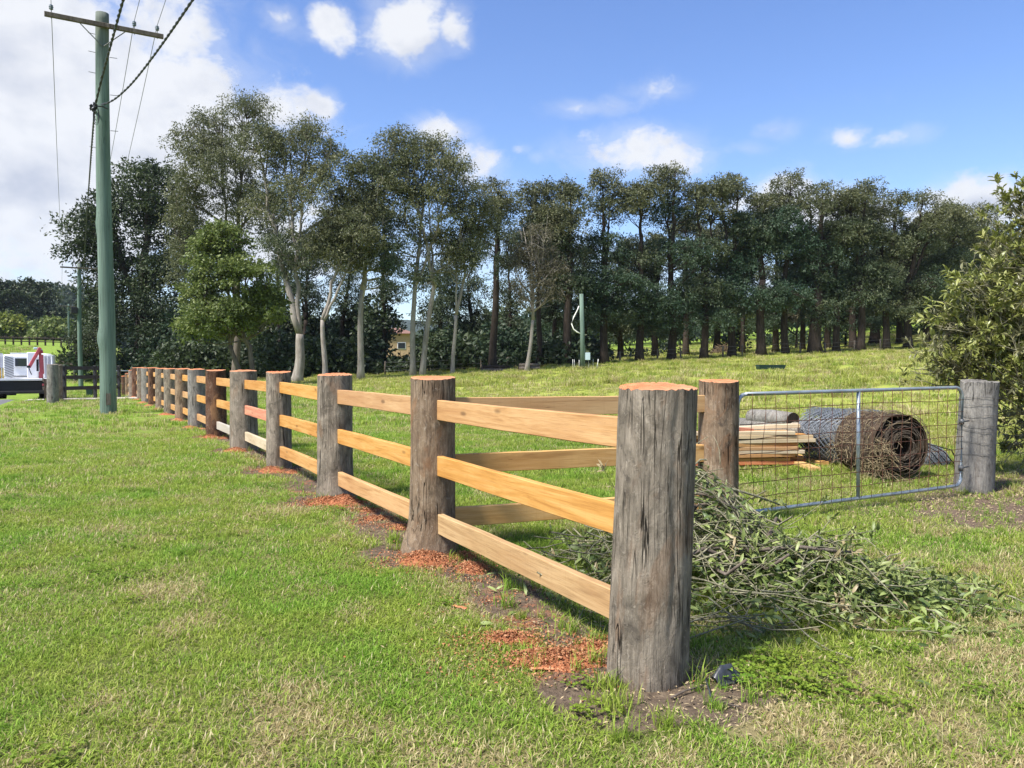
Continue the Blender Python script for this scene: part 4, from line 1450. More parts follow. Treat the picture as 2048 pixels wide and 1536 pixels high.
    row = [
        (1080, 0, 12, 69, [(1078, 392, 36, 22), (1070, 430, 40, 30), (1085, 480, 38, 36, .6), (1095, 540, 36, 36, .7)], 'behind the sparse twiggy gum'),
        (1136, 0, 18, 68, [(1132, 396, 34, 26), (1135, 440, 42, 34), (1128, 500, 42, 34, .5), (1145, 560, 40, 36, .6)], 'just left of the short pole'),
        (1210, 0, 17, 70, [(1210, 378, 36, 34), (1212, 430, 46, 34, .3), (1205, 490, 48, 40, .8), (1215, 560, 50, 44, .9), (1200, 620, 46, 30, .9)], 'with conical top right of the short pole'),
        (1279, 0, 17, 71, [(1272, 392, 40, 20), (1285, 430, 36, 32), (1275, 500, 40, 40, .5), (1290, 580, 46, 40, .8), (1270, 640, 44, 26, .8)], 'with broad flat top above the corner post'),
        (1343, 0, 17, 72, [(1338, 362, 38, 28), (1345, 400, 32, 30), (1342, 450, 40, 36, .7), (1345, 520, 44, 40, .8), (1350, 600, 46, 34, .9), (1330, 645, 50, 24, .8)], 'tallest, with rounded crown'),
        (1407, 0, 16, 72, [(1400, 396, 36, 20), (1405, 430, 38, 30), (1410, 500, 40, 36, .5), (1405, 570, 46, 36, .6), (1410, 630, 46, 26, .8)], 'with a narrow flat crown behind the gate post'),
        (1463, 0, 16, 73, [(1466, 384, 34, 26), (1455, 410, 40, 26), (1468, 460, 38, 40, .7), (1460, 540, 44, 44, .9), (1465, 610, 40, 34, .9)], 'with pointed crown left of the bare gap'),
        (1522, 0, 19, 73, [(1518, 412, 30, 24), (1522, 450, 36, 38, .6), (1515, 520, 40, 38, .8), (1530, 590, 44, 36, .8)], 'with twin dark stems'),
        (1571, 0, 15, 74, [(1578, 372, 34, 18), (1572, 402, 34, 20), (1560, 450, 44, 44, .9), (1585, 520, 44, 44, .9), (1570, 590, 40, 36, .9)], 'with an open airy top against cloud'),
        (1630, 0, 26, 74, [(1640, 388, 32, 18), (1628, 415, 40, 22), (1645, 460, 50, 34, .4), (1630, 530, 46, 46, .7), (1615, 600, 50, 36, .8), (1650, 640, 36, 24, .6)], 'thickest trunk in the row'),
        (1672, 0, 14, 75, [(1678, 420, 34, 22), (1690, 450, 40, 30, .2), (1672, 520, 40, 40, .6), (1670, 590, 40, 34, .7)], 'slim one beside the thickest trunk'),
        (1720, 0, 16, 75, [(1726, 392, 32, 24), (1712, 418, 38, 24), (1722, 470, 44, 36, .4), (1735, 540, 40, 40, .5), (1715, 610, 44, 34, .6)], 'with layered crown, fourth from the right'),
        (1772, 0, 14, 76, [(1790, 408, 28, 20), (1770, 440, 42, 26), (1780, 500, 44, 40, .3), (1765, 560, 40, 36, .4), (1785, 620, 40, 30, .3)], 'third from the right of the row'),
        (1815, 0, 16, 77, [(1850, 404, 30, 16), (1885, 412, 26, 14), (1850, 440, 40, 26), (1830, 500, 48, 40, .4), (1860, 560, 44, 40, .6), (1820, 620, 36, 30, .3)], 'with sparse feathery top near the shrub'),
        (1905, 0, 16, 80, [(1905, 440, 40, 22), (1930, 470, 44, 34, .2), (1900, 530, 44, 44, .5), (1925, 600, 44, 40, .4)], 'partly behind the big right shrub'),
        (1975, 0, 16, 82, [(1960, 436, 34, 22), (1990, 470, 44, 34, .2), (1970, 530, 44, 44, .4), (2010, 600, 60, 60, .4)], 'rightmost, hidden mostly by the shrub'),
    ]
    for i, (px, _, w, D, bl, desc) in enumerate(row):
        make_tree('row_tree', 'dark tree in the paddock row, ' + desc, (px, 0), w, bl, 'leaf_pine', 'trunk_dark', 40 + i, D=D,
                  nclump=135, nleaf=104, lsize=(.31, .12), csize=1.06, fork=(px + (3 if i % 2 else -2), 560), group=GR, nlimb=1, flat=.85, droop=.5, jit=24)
    # second rank: copies of the row trees further back
    rows = [o for o in bpy.data.objects if o.get('group') == GR]
    rg = np.random.default_rng(5)
    ordn = ['first', 'second', 'third', 'fourth', 'fifth', 'sixth', 'seventh', 'eighth', 'ninth', 'tenth', 'eleventh', 'twelfth', 'thirteenth', 'fourteenth', 'fifteenth', 'sixteenth']
    xs2 = [1110, 1172, 1245, 1312, 1375, 1436, 1493, 1546, 1600, 1655, 1700, 1748, 1800, 1850, 1890, 1945]
    for i, px in enumerate(xs2):
        srco = rows[(i * 5 + 2) % len(rows)]
        D = rg.uniform(83, 93)
        c = srco.copy(); COL.objects.link(c)
        x = (px + rg.uniform(-8, 8) - 1024) / F_PX * D
        c.location = (x, D, tz(x, D))
        sc_ = rg.uniform(.88, 1.0)
        c.scale = (sc_ * rg.uniform(1.0, 1.2), sc_ * 1.05, sc_ * .96)
        c.rotation_euler = (0, 0, rg.uniform(0, 6.28))
        c['label'] = 'dark tree half hidden behind the paddock row, %s from the left of its rank' % ordn[i]
        c['group'] = 'second rank of dark trees behind the row'
        for ch in list(srco.children):
            k2 = ch.copy(); COL.objects.link(k2); k2.parent = c
    # --- lesser trees beyond the row and at the left
    GB = 'small trees beyond the row'
    for i, (px, D, bl, lf, desc) in enumerate([
        (1480, 92, [(1478, 640, 26, 20), (1500, 650, 22, 18)], 'leaf_bright', 'low green tree beyond the row, left of the brush heap'),
        (1592, 96, [(1590, 632, 36, 22), (1560, 640, 28, 18)], 'leaf_brown', 'low spreading olive tree beyond the row, right of centre'),
        (1690, 90, [(1690, 640, 34, 22)], 'leaf_dark', 'small dark tree beyond the thickest row trunk'),
        (1240, 88, [(1240, 640, 40, 24), (1215, 655, 26, 20)], 'leaf_dark', 'low dark tree beyond the row behind the short pole'),
        (1350, 90, [(1352, 655, 30, 20)], 'leaf_dark', 'small rounded dark tree hanging over the lawn'),
    ]):
        make_tree('small_tree', desc, (px, 0), 5, bl, lf, 'trunk_dark', 80 + i, D=D, nclump=22, nleaf=120, lsize=(.3, .16), csize=1.1, group=GB)
    for i, (px, D, bl, lf, desc) in enumerate([
        (22, 165, [(22, 655, 30, 22), (18, 680, 30, 14)], 'leaf_yellow', 'yellow-green bushy tree at the left edge'),
        (105, 165, [(104, 664, 34, 20), (95, 682, 30, 12), (128, 676, 22, 14)], 'leaf_bright', 'round bright green tree left of the second pole'),
        (30, 190, [(20, 590, 40, 36), (40, 640, 44, 30), (5, 630, 30, 34)], 'leaf_dark', 'tall dark tree at the left edge behind the field'),
        (85, 195, [(88, 590, 30, 28), (55, 580, 24, 22), (75, 620, 34, 28), (110, 640, 24, 28)], 'leaf_dark', 'dark leaning tree left of the distant poles'),
        (-45, 185, [(-50, 590, 50, 40), (-70, 640, 60, 40)], 'leaf_dark', 'dark tree just outside the left edge'),
    ]):
        make_tree('distant_tree', desc, (px, 0), 5, bl, lf, 'trunk_dark', 90 + i, D=D, nclump=46, nleaf=110, lsize=(.75, .45), csize=2.1, group='trees past the left field')
    for i, (px, D, bl, lf, desc) in enumerate([
        (150, 90, [(112, 728, 30, 12), (160, 690, 26, 30), (190, 700, 30, 40)], 'leaf_dark', 'dark hedge shrub with bare twigs behind the black fence'),
    ]):
        make_tree('hedge_shrub', desc, (px, 0), 6, bl, lf, 'trunk_grey', 97 + i, D=76, nclump=50, nleaf=120, lsize=(.2, .1), csize=1.0, bare=4, cat='shrub', twig=.02)


build_trees()


def foliage_mass(name, label, spots, leaf, seed, lsize, csize, nleaf, kind='stuff', cat='undergrowth'):
    """many leafy clumps as one mass; spots: arrays of centres and radii"""
    rg = np.random.default_rng(seed)
    LV, LF, LA, LT, nv = [], [], [], [], 0
    for (c, rr) in spots:
        m = max(2, int(5 * (rr[0] * rr[2]) / csize ** 2))
        u = unit(rg.normal(0, 1, (m, 3)))
        u[:, 2] = np.abs(u[:, 2]) * 1.1 - .3
        C = np.asarray(c) + u * rg.uniform(.2, 1, (m, 1)) ** .5 * rr
        tone = rg.uniform(0, .8)
        for cc in C:
            n = int(nleaf * rg.uniform(.6, 1.3))
            p = cc + unit(rg.normal(0, 1, (n, 3))) * rg.uniform(.3, 1, (n, 1)) ** .5 * csize * [1, 1, .6]
            d = unit(unit(p - cc) + rg.normal(0, .6, (n, 3)) + [0, 0, -.1])
            sz = rg.uniform(.6, 1.3, n)
            V, Fq = leaves_arr(p, d, lsize[0] * sz, lsize[1] * sz, rg)
            LV.append(V); LF.append(Fq + nv); nv += len(V)
            LA.append(np.repeat(rg.uniform(0, .4) + .6 * rg.uniform(0, 1, n), 4))
            LT.append(np.full(len(V), tone))
    o = link(name, make_mesh(name, np.concatenate(LV), [np.concatenate(LF)], [M[leaf]], None, False, {'v': np.concatenate(LA), 't': np.concatenate(LT)}))
    return tag(o, label, cat, kind=kind)


def build_masses():
    rg = np.random.default_rng(31)
    sp = []
    # dark undergrowth beneath the grove
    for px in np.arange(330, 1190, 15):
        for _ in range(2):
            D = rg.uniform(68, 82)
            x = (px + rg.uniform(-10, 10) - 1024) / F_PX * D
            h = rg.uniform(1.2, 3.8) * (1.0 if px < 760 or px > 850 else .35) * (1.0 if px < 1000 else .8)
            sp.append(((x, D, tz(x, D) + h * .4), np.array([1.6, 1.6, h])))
    for px in np.arange(340, 760, 26):      # a second, taller bank at the left
        D = rg.uniform(76, 90)
        x = (px - 1024) / F_PX * D
        sp.append(((x, D, tz(x, D) + 4), np.array([2.4, 2.4, rg.uniform(3, 5)])))
    for px in np.arange(150, 340, 20):
        D = rg.uniform(76, 82)
        x = (px - 1024) / F_PX * D
        sp.append(((x, D, tz(x, D) + 1.5), np.array([1.4, 1.4, rg.uniform(1.5, 3)])))
    for px in np.arange(1190, 1960, 38):
        D = rg.uniform(93, 108)
        x = (px + rg.uniform(-12, 12) - 1024) / F_PX * D
        h = rg.uniform(.6, 2.6)
        sp.append(((x, D, tz(x, D) + h * .35 + (2.2 if rg.uniform() < .4 else 0)), np.array([1.7, 1.6, h])))
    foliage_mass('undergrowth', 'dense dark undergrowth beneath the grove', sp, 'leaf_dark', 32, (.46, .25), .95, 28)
    # woodland beyond
    sp = []
    for px in np.arange(330, 2200, 22):
        for _ in range(2):
            D = rg.uniform(135, 185)
            x = (px + rg.uniform(-12, 12) - 1024) / F_PX * D
            hgt = rg.uniform(5, 10) * (.55 if 690 < px < 860 else 1)
            sp.append(((x, D, tz(x, D) + hgt * .45), np.array([3.5, 3.5, hgt * .6])))
    for px in np.arange(1700, 2300, 20):
        for _ in range(2):
            D = rg.uniform(95, 130)
            x = (px + rg.uniform(-12, 12) - 1024) / F_PX * D
            hgt = rg.uniform(7, 15)
            sp.append(((x, D, tz(x, D) + hgt * .6), np.array([3, 3, hgt * .45])))
    foliage_mass('woodland', 'far woodland seen between the row trunks', sp, 'leaf_dark', 33, (1.0, .55), 2.4, 30, cat='woodland')
    sp = []
    for _ in range(420):
        a = rg.uniform(R(-36), R(-18))
        r = rg.uniform(260, 760)
        x, y = r * math.sin(a), r * math.cos(a)
        h = rg.uniform(3, 6)
        sp.append(((x, y, tz(x, y) + h * .2), np.array([7, 7, h])))
    foliage_mass('hill_forest', 'bushland covering the distant hillside', sp, 'leaf_dark', 34, (3.0, 2.0), 5.0, 26, cat='woodland')


build_masses()


# ------------------------------------------------------------------ right-hand shrub and the pile of cut branches
def leaf6(P, d, up, L, W):
    """folded lanceolate leaves: 6 verts, 4 tris"""
    s = unit(np.cross(d, up))
    nn = np.cross(s, d)
    L, W = L[:, None], W[:, None]
    a = P
    m1 = P + d * L * .35 + nn * L * .05
    m2 = P + d * L * .72 + nn * L * .02
    b = P + d * L - nn * L * .10
    V = np.stack([a, m1 - s * W * .5 + nn * W * .12, m2 - s * W * .38 + nn * W * .1, b, m2 + s * W * .38 + nn * W * .1, m1 + s * W * .5 + nn * W * .12, m1, m2], 1).reshape(-1, 3)
    i = (np.arange(len(P)) * 8)[:, None]
    F4 = np.concatenate([i + [1, 6, 7, 2], i + [6, 5, 4, 7]], 0)
    F3 = np.concatenate([i + [0, 6, 1], i + [0, 5, 6], i + [2, 7, 3], i + [7, 4, 3]], 0)
    return V, F4, F3


def build_shrub():
    rg = np.random.default_rng(61)
    base = np.array([7.6, 9.6, tz(7.6, 9.6)])
    root = empty('big_shrub', tuple(base), 'large leafy green shrub with tangled branches at the right edge', 'shrub')
    mb = MB()
    D = 9.6
    blobs = [(1935, 620, 75, 80), (2010, 520, 70, 100), (2060, 620, 110, 150), (1905, 700, 70, 60), (1990, 720, 110, 90), (2080, 450, 80, 110), (2080, 780, 120, 110), (1960, 560, 45, 50),
             (1880, 650, 36, 40), (2130, 600, 120, 200), (1850, 735, 38, 30), (2020, 400, 26, 36), (2040, 870, 60, 80)]
    tips = []
    for (cx, cy, rx, ry) in blobs:
        dd = D + rg.uniform(-.5, .6)
        c = at(cx, cy, dd)
        rr = np.array([rx, rx, ry]) * dd / F_PX
        m = int(27 * rx * ry / 5000) + 6
        u = unit(rg.normal(0, 1, (m, 3)))
        for q in c + u * rg.uniform(.15, 1, (m, 1)) ** .5 * rr: tips.append(q)
    tips = np.array(tips)
    # main stems
    stems = []
    for k in range(17):
        tgt = tips[rg.integers(len(tips))]
        a = base + rg.normal(0, .12, 3) * [1, 1, 0]
        ctrl = a + (tgt - a) * [.2, .2, .6] + rg.normal(0, .15, 3)
        t = np.linspace(0, 1, 12)[:, None]
        Q = a * (1 - t) ** 2 + 2 * ctrl * t * (1 - t) + tgt * t ** 2
        Q += rg.normal(0, .02, Q.shape)
        mb.tube(Q - base, .035 * (1 - t[:, 0]) ** .6 + .006, 7)
        stems.append(Q)
    ST = np.concatenate(stems)
    LV, F4s, F3s, LA, LT, nv = [], [], [], [], [], 0
    for tip in tips:
        s0 = ST[np.argmin(np.linalg.norm(ST - (tip - (tip - base) * .18), axis=1))]
        mid = (s0 + tip) / 2 + rg.normal(0, .07, 3)
        t = np.linspace(0, 1, 7)[:, None]
        Q = s0 * (1 - t) ** 2 + 2 * mid * t * (1 - t) + tip * t ** 2 + rg.normal(0, .008, (7, 3))
        mb.tube(Q - base, np.linspace(.011, .004, 7), 5, cap=False)
        # sprigs
        dirb = unit((tip - s0)[None])[0]
        nsp = rg.integers(2, 6)
        if tip[2] < 1.25 and rg.uniform() < .55: nsp = 1
        pale = rg.uniform() < .22
        for _ in range(nsp):
            p0 = Q[rg.integers(2, 7)]
            dd = unit((dirb * .5 + rg.normal(0, .55, 3) + [0, -.05, .25])[None])[0]
            ln = rg.uniform(.10, .28)
            p1 = p0 + dd * ln
            mb.tube(np.array([p0, p1]) - base, [.0032, .002], 4, cap=False)
            n = rg.integers(9, 17)
            f = rg.uniform(.35, 1, n) ** .6
            P = p0 + dd * ln * f[:, None]
            sd = unit(rg.normal(0, 1, (n, 3)))
            d = unit(dd * .75 + unit(sd - dd * (sd @ dd)[:, None]) * .85)
            L = rg.uniform(.055, .12, n)
            V, F4, F3 = leaf6(P - base, d, unit(rg.normal(0, .35, (n, 3)) + [0, 0, 1]), L, L * rg.uniform(.24, .34, n))
            LV.append(V); F4s.append(F4 + nv); F3s.append(F3 + nv); nv += len(V)
            LA.append(np.repeat(rg.uniform(0, .4) + .6 * rg.uniform(0, 1, n), 8))
            LT.append(np.full(len(V), .75 if pale else rg.uniform(0, .25)))
    mb.build('branches', M['twig'], root, True)
    link('leaves', make_mesh('leaves', np.concatenate(LV), [np.concatenate(F4s), np.concatenate(F3s)], [M['leaf_bush']], None, True,
                             {'v': np.concatenate(LA), 't': np.concatenate(LT)}), root)['kind'] = 'stuff'


build_shrub()


def build_pile():
    rg = np.random.default_rng(71)
    base = np.array([1.45, 5.0, 0.0])
    root = empty('brush_pile', tuple(base), 'heap of cut leafy branches behind the corner post, in front of gate', 'brush pile')

    def height(x, y):
        a = .72 * np.exp(-(((x - 1.25) / .52) ** 2 + ((y - 5.25) / .60) ** 2))
        b = .30 * np.exp(-(((x - 1.85) / .65) ** 2 + ((y - 4.75) / .42) ** 2))
        c = .20 * np.exp(-(((x - 2.2) / .38) ** 2 + ((y - 4.75) / .28) ** 2))
        d = .26 * np.exp(-(((x - .75) / .45) ** 2 + ((y - 5.3) / .40) ** 2))
        e = .12 * np.exp(-(((x - 1.35) / .7) ** 2 + ((y - 4.3) / .25) ** 2))
        return np.maximum.reduce([a, b, c, d, e])

    mb = MB()
    ends = []
    n = 520
    for i in range(n):
        # twigs laid over the heap, following its surface
        while True:
            x, y = rg.uniform(.35, 3.1), rg.uniform(3.95, 6.1)
            if rg.uniform() < height(x, y) * 2.6: break
        ang = rg.normal(-.25, .75) if rg.uniform() < .7 else rg.uniform(0, 6.28)
        L = rg.uniform(.25, .95) * (.55 if x > 2.1 else 1)
        m = 7
        t = np.linspace(-.5, .5, m)
        cur = rg.normal(0, .5)
        xs = x + L * t * math.cos(ang) - cur * t * t * L * math.sin(ang) * .6
        ys = y + L * t * math.sin(ang) + cur * t * t * L * math.cos(ang) * .6
        lev = rg.uniform(.35, 1.05)
        zs = height(xs, ys) * lev + rg.uniform(-.02, .08) + .35 * L * t * rg.normal(0, 1.0)
        zs = np.maximum(zs, .01)
        P = np.stack([xs, ys, zs], -1) + rg.normal(0, .006, (m, 3))
        r = rg.uniform(.002, .0055)
        mb.tube(P - base, np.linspace(r * 1.3, r * .6, m), 5, cap=False)
        ends.append((P[-1], P[-1] - P[-2], P))
    for (px, py, px2, py2, D, r) in ((1410, 965, 1560, 1010, 5.25, .012), (1400, 1010, 1500, 1120, 5.0, .009), (1440, 930, 1425, 870, 6.1, .004), (1385, 1180, 1560, 1150, 4.5, .008), (1500, 1230, 1660, 1040, 4.7, .006),
                                     (1430, 1240, 1600, 1200, 4.35, .006), (1640, 1060, 1480, 1180, 4.8, .005)):
        a, b = at(px, py, D), at(px2, py2, D + .2)
        mid = (a + b) / 2 + rg.normal(0, .05, 3)
        t = np.linspace(0, 1, 8)[:, None]
        P = a * (1 - t) ** 2 + 2 * mid * t * (1 - t) + b * t ** 2
        mb.tube(P - base, np.linspace(r, r * .5, 8), 6)
        ends.append((P[-1], P[-1] - P[-2], P))
    LV, F4s, F3s, LA, LT, nv = [], [], [], [], [], 0
    for (e, d0, P) in ends:
        x = e[0]
        leafy = .45 if .9 < x < 1.7 else .97
        if rg.uniform() > leafy: continue
        dd = unit(d0[None])[0]
        n = rg.integers(7, 20)
        f = rg.uniform(0, 1, n)
        k = np.clip((f * 2.5).astype(int), 0, 3)
        Q = P[-1 - k] + rg.normal(0, .01, (n, 3))
        sd = unit(rg.normal(0, 1, (n, 3)))
        d = unit(dd * .6 + sd * .8 + [0, 0, .1])
        L = rg.uniform(.04, .085, n)
        Q[:, 2] = np.maximum(Q[:, 2], .02)
        V, F4, F3 = leaf6(Q - base, d, unit(rg.normal(0, .5, (n, 3)) + [0, 0, 1]), L, L * rg.uniform(.2, .3, n))
        V[:, 2] = np.maximum(V[:, 2], .005)
        LV.append(V); F4s.append(F4 + nv); F3s.append(F3 + nv); nv += len(V)
        LA.append(np.repeat(rg.uniform(0, .4) + .6 * rg.uniform(0, 1, n), 8))
        LT.append(np.full(len(V), .9 if rg.uniform() < .14 else 0.15 * rg.uniform()))
    # dark leafy bulk inside
    m = 5600
    x = np.concatenate([rg.normal(1.3, .5, m // 2), rg.normal(2.0, .42, m // 2)])
    y = np.concatenate([rg.normal(5.1, .42, m // 2), rg.normal(4.75, .25, m // 2)])
    z = height(x, y) * rg.uniform(.05, 1.0, m) ** .7 + .02
    d = unit(rg.normal(0, 1, (m, 3)) * [1, 1, .5])
    L = rg.uniform(.05, .10, m)
    V, F4, F3 = leaf6(np.stack([x, y, z], -1) - base, d, unit(rg.normal(0, .6, (m, 3)) + [0, 0, 1]), L, L * .28)
    V[:, 2] = np.maximum(V[:, 2], .004)
    LV.append(V); F4s.append(F4 + nv); F3s.append(F3 + nv)
    LA.append(np.repeat(rg.uniform(0, 1, m), 8)); LT.append(np.zeros(len(V)))
    for i in range(14):
        a = np.array([rg.uniform(.9, 1.7), rg.uniform(4.5, 5.5), 0]); a[2] = height(a[0], a[1]) * rg.uniform(.5, 1.0)
        an = rg.uniform(0, 6.28); Lc = rg.uniform(.3, .7)
        b = a + [Lc * math.cos(an), Lc * math.sin(an), rg.uniform(-.1, .2)]
        b[2] = max(b[2], .03)
        mid = (a + b) / 2 + rg.normal(0, .04, 3)
        m2 = MB(); r = rg.uniform(.009, .018); m2.tube(np.array([a, mid, b]) - base, [r, r * .8, r * .6], 7)
        m2.build('cut_branch', M['trunk_grey'], root, True)
    mb.build('twigs', M['twig'], root, True)['kind'] = 'stuff'
    link('leaves', make_mesh('leaves', np.concatenate(LV), [np.concatenate(F4s), np.concatenate(F3s)], [M['leaf_pile']], None, True,
                             {'v': np.concatenate(LA), 't': np.concatenate(LT)}), root)['kind'] = 'stuff'


build_pile()


# ------------------------------------------------------------------ sawdust heaps, chips, litter
def build_sawdust():
    rg = np.random.default_rng(81)
    mb = MB()
    heaps = []
    for k in range(1, 14):
        heaps.append((PX[k] - .02, PY[k] - .30, .26, .20, .06))
        if k in (2, 3, 5, 6, 7, 8): heaps.append((PX[k] + .30, PY[k] - .40, .18, .14, .025))
    heaps += [(.20, 3.70, .36, .16, .045), (-.02, 3.98, .24, .13, .03), (.42, 3.9, .14, .12, .02), (-.28, 5.42, .17, .16, .04), (-.36, 5.78, .14, .12, .03), (-.98, 6.75, .13, .10, .02), (-1.25, 7.2, .20, .12, .02), (-1.75, 7.95, .24, .18, .09), (-1.45, 7.6, .2, .1, .012)]
    for (cx, cy, rx, ry, h) in heaps:
        n, k = 12, 28
        R_, T = np.meshgrid(np.linspace(0, 1, n), np.linspace(0, 2 * np.pi, k, endpoint=False), indexing='ij')
        wob = .9 + 1.0 * (fbm(np.cos(T) * 1.5 + cx * 3, np.sin(T) * 1.5 + cy, s=3) - .5)
        X = cx + R_ * rx * wob * np.cos(T)
        Y = cy + R_ * ry * wob * np.sin(T)
        Z = terrain(X, Y) + h * np.cos(R_ * np.pi / 2) ** 1.3 - .016 * R_ + .030 * (fbm(X * 18, Y * 18, s=5, o=3) - .5) + .004
        V = np.stack([X, Y, Z], -1).reshape(-1, 3)
        i = np.arange(n - 1)[:, None] * k
        j = np.arange(k)[None, :]
        j2 = (j + 1) % k
        F = np.stack([i + j, i + k + j, i + k + j2, i + j2], -1).reshape(-1, 4)
        mb.add(V, None, F, 0.0)
    for k in range(40):
        p_ = rg.uniform(.2, 13); q_ = rg.normal(-.06, .12)
        heaps.append((FX + NX * q_ + UX * p_, FY + NY * q_ + UY * p_, rg.uniform(.12, .28), rg.uniform(.10, .2), -1))
    # loose chips
    for (cx, cy, rx, ry, h) in heaps:
        if cy > 16: continue
        flat_ = h < 0; h = max(h, 0)
        m = int((280 if flat_ else 2200) * (rx * ry) / .05 * (1.0 if cy < 9 else .35))
        a, r = rg.uniform(0, 6.28, m), np.abs(rg.normal(0, .95, m))
        x, y = cx + r * rx * np.cos(a), cy + r * ry * np.sin(a)
        z = terrain(x, y) + h * np.cos(np.clip(r, 0, 1) * np.pi / 2) ** 1.3 + rg.uniform(0, .016, m)
        d = unit(rg.normal(0, 1, (m, 3)) * [1, 1, .4])
        s = rg.uniform(.006, .022, m)
        V, F = leaves_arr(np.stack([x, y, z], -1), d, s, s * .55, rg)
        mb.add(V, None, F, np.repeat(rg.uniform(0, 1, m) ** 2, 4))
    o = mb.build('sawdust', M['dust'], None, True, attr='v')
    tag(o, 'orange sawdust and chips heaped along the foot of the fence', 'sawdust', kind='stuff')
    # leaf and twig litter on bare ground
    mb = MB()
    def scatter(cx, cy, sx, sy, m, big=1.0):
        x, y = rg.normal(cx, sx, m), rg.normal(cy, sy, m)
        z = terrain(x, y) + rg.uniform(.004, .02, m)
        d = unit(rg.normal(0, 1, (m, 3)) * [1, 1, .25])
        s = rg.uniform(.012, .05, m) * big
        V, F = leaves_arr(np.stack([x, y, z], -1), d, s, s * rg.uniform(.15, .45, m), rg, unit(rg.normal(0, .4, (m, 3)) + [0, 0, 1]))
        mb.add(V, None, F, 0)
    scatter(.95, 3.25, .35, .2, 900, .6)
    scatter(5.2, 7.7, 1.3, .6, 2600)
    scatter(6.8, 8.6, .9, .6, 1800, 1.2)
    scatter(2.3, 4.2, .8, .4, 300)
    scatter(.1, 4.2, .35, .5, 700, .6)
    scatter(-2.7, 6.9, .35, .5, 260)
    o = mb.build('leaf_litter', M['straw'], None, False)
    tag(o, 'dry leaf litter and straw scattered on bare ground', 'leaf litter', kind='stuff')


build_sawdust()


def build_small():
    rg = np.random.default_rng(91)
    # crumpled black plastic
    c = gp(1450, 1362)
    n = 14
    U, W = np.meshgrid(np.linspace(-1, 1, n), np.linspace(-1, 1, n))
    ang = .5
    X = c[0] + .075 * U * math.cos(ang) - .05 * W * math.sin(ang) + .015 * (fbm(U * 2, W * 2, s=1) - .5)
    Y = c[1] + .075 * U * math.sin(ang) + .05 * W * math.cos(ang)
    Z = c[2] + .075 * np.exp(-(U ** 2 * .8 + (W * 1.8) ** 2)) + .035 * (fbm(U * 2.4, W * 2.4, s=2) - .4)
    V = np.stack([X, Y, Z], -1).reshape(-1, 3)
    i = np.arange(n - 1)[:, None] * n; j = np.arange(n - 1)[None, :]
    F = np.stack([i + j, i + j + 1, i + n + j + 1, i + n + j], -1).reshape(-1, 4)
    o = link('plastic_sheet', make_mesh('plastic_sheet', V, [F], [M['blackplastic']]))
    tag(o, 'crumpled black plastic scrap in weeds beside the corner post', 'plastic scrap')
    def lay(pts, r0, r1, z=.012):
        P = []
        for (px, py) in pts:
            g = gp(px, py); g[2] += z; P.append(g)
        return np.array(P), np.linspace(r0, r1, len(P))
    mb = MB(); P, r = lay([(1398, 1352), (1412, 1368), (1418, 1388), (1424, 1414)], .005, .004, .018); mb.tube(P, r, 6)
    tag(mb.build('plastic_strip', M['blackplastic'], None, True), 'black plastic strip lying on soil right of corner post', 'plastic scrap')
    for pts, lab in (([(1342, 1402), (1370, 1390), (1412, 1378)], 'thin brown stick leaning on the ground at the corner post foot'),
                     ([(1418, 1408), (1450, 1415), (1478, 1422)], 'short reddish stick on soil below the black plastic')):
        mb = MB(); P, r = lay(pts, .0055, .003); P[:, 2] += rg.uniform(0, .008, len(P)); mb.tube(P, r, 6)
        tag(mb.build('stick', M['trunk_grey'], None, True), lab, 'stick')
    for (px, py, L, a, lab) in ((1085, 1342, .11, .15, 'curved wood offcut on the orange sawdust near corner post'), (920, 1218, .09, -.4, 'pale wood splinter on bare ground beside the fence')):
        g = gp(px, py)
        mb = MB(); mb.box((0, 0, .012), (L, .022, .008), rz=a, ry=.08, bev=.003)
        tag(mb.build('wood_chip', M['rail_red'], None, False, tuple(g)), lab, 'wood offcut')


M['blackplastic'] = plain('black_plastic_film', (.035, .038, .045), .35, 0, .3, 20, .5)
build_small()


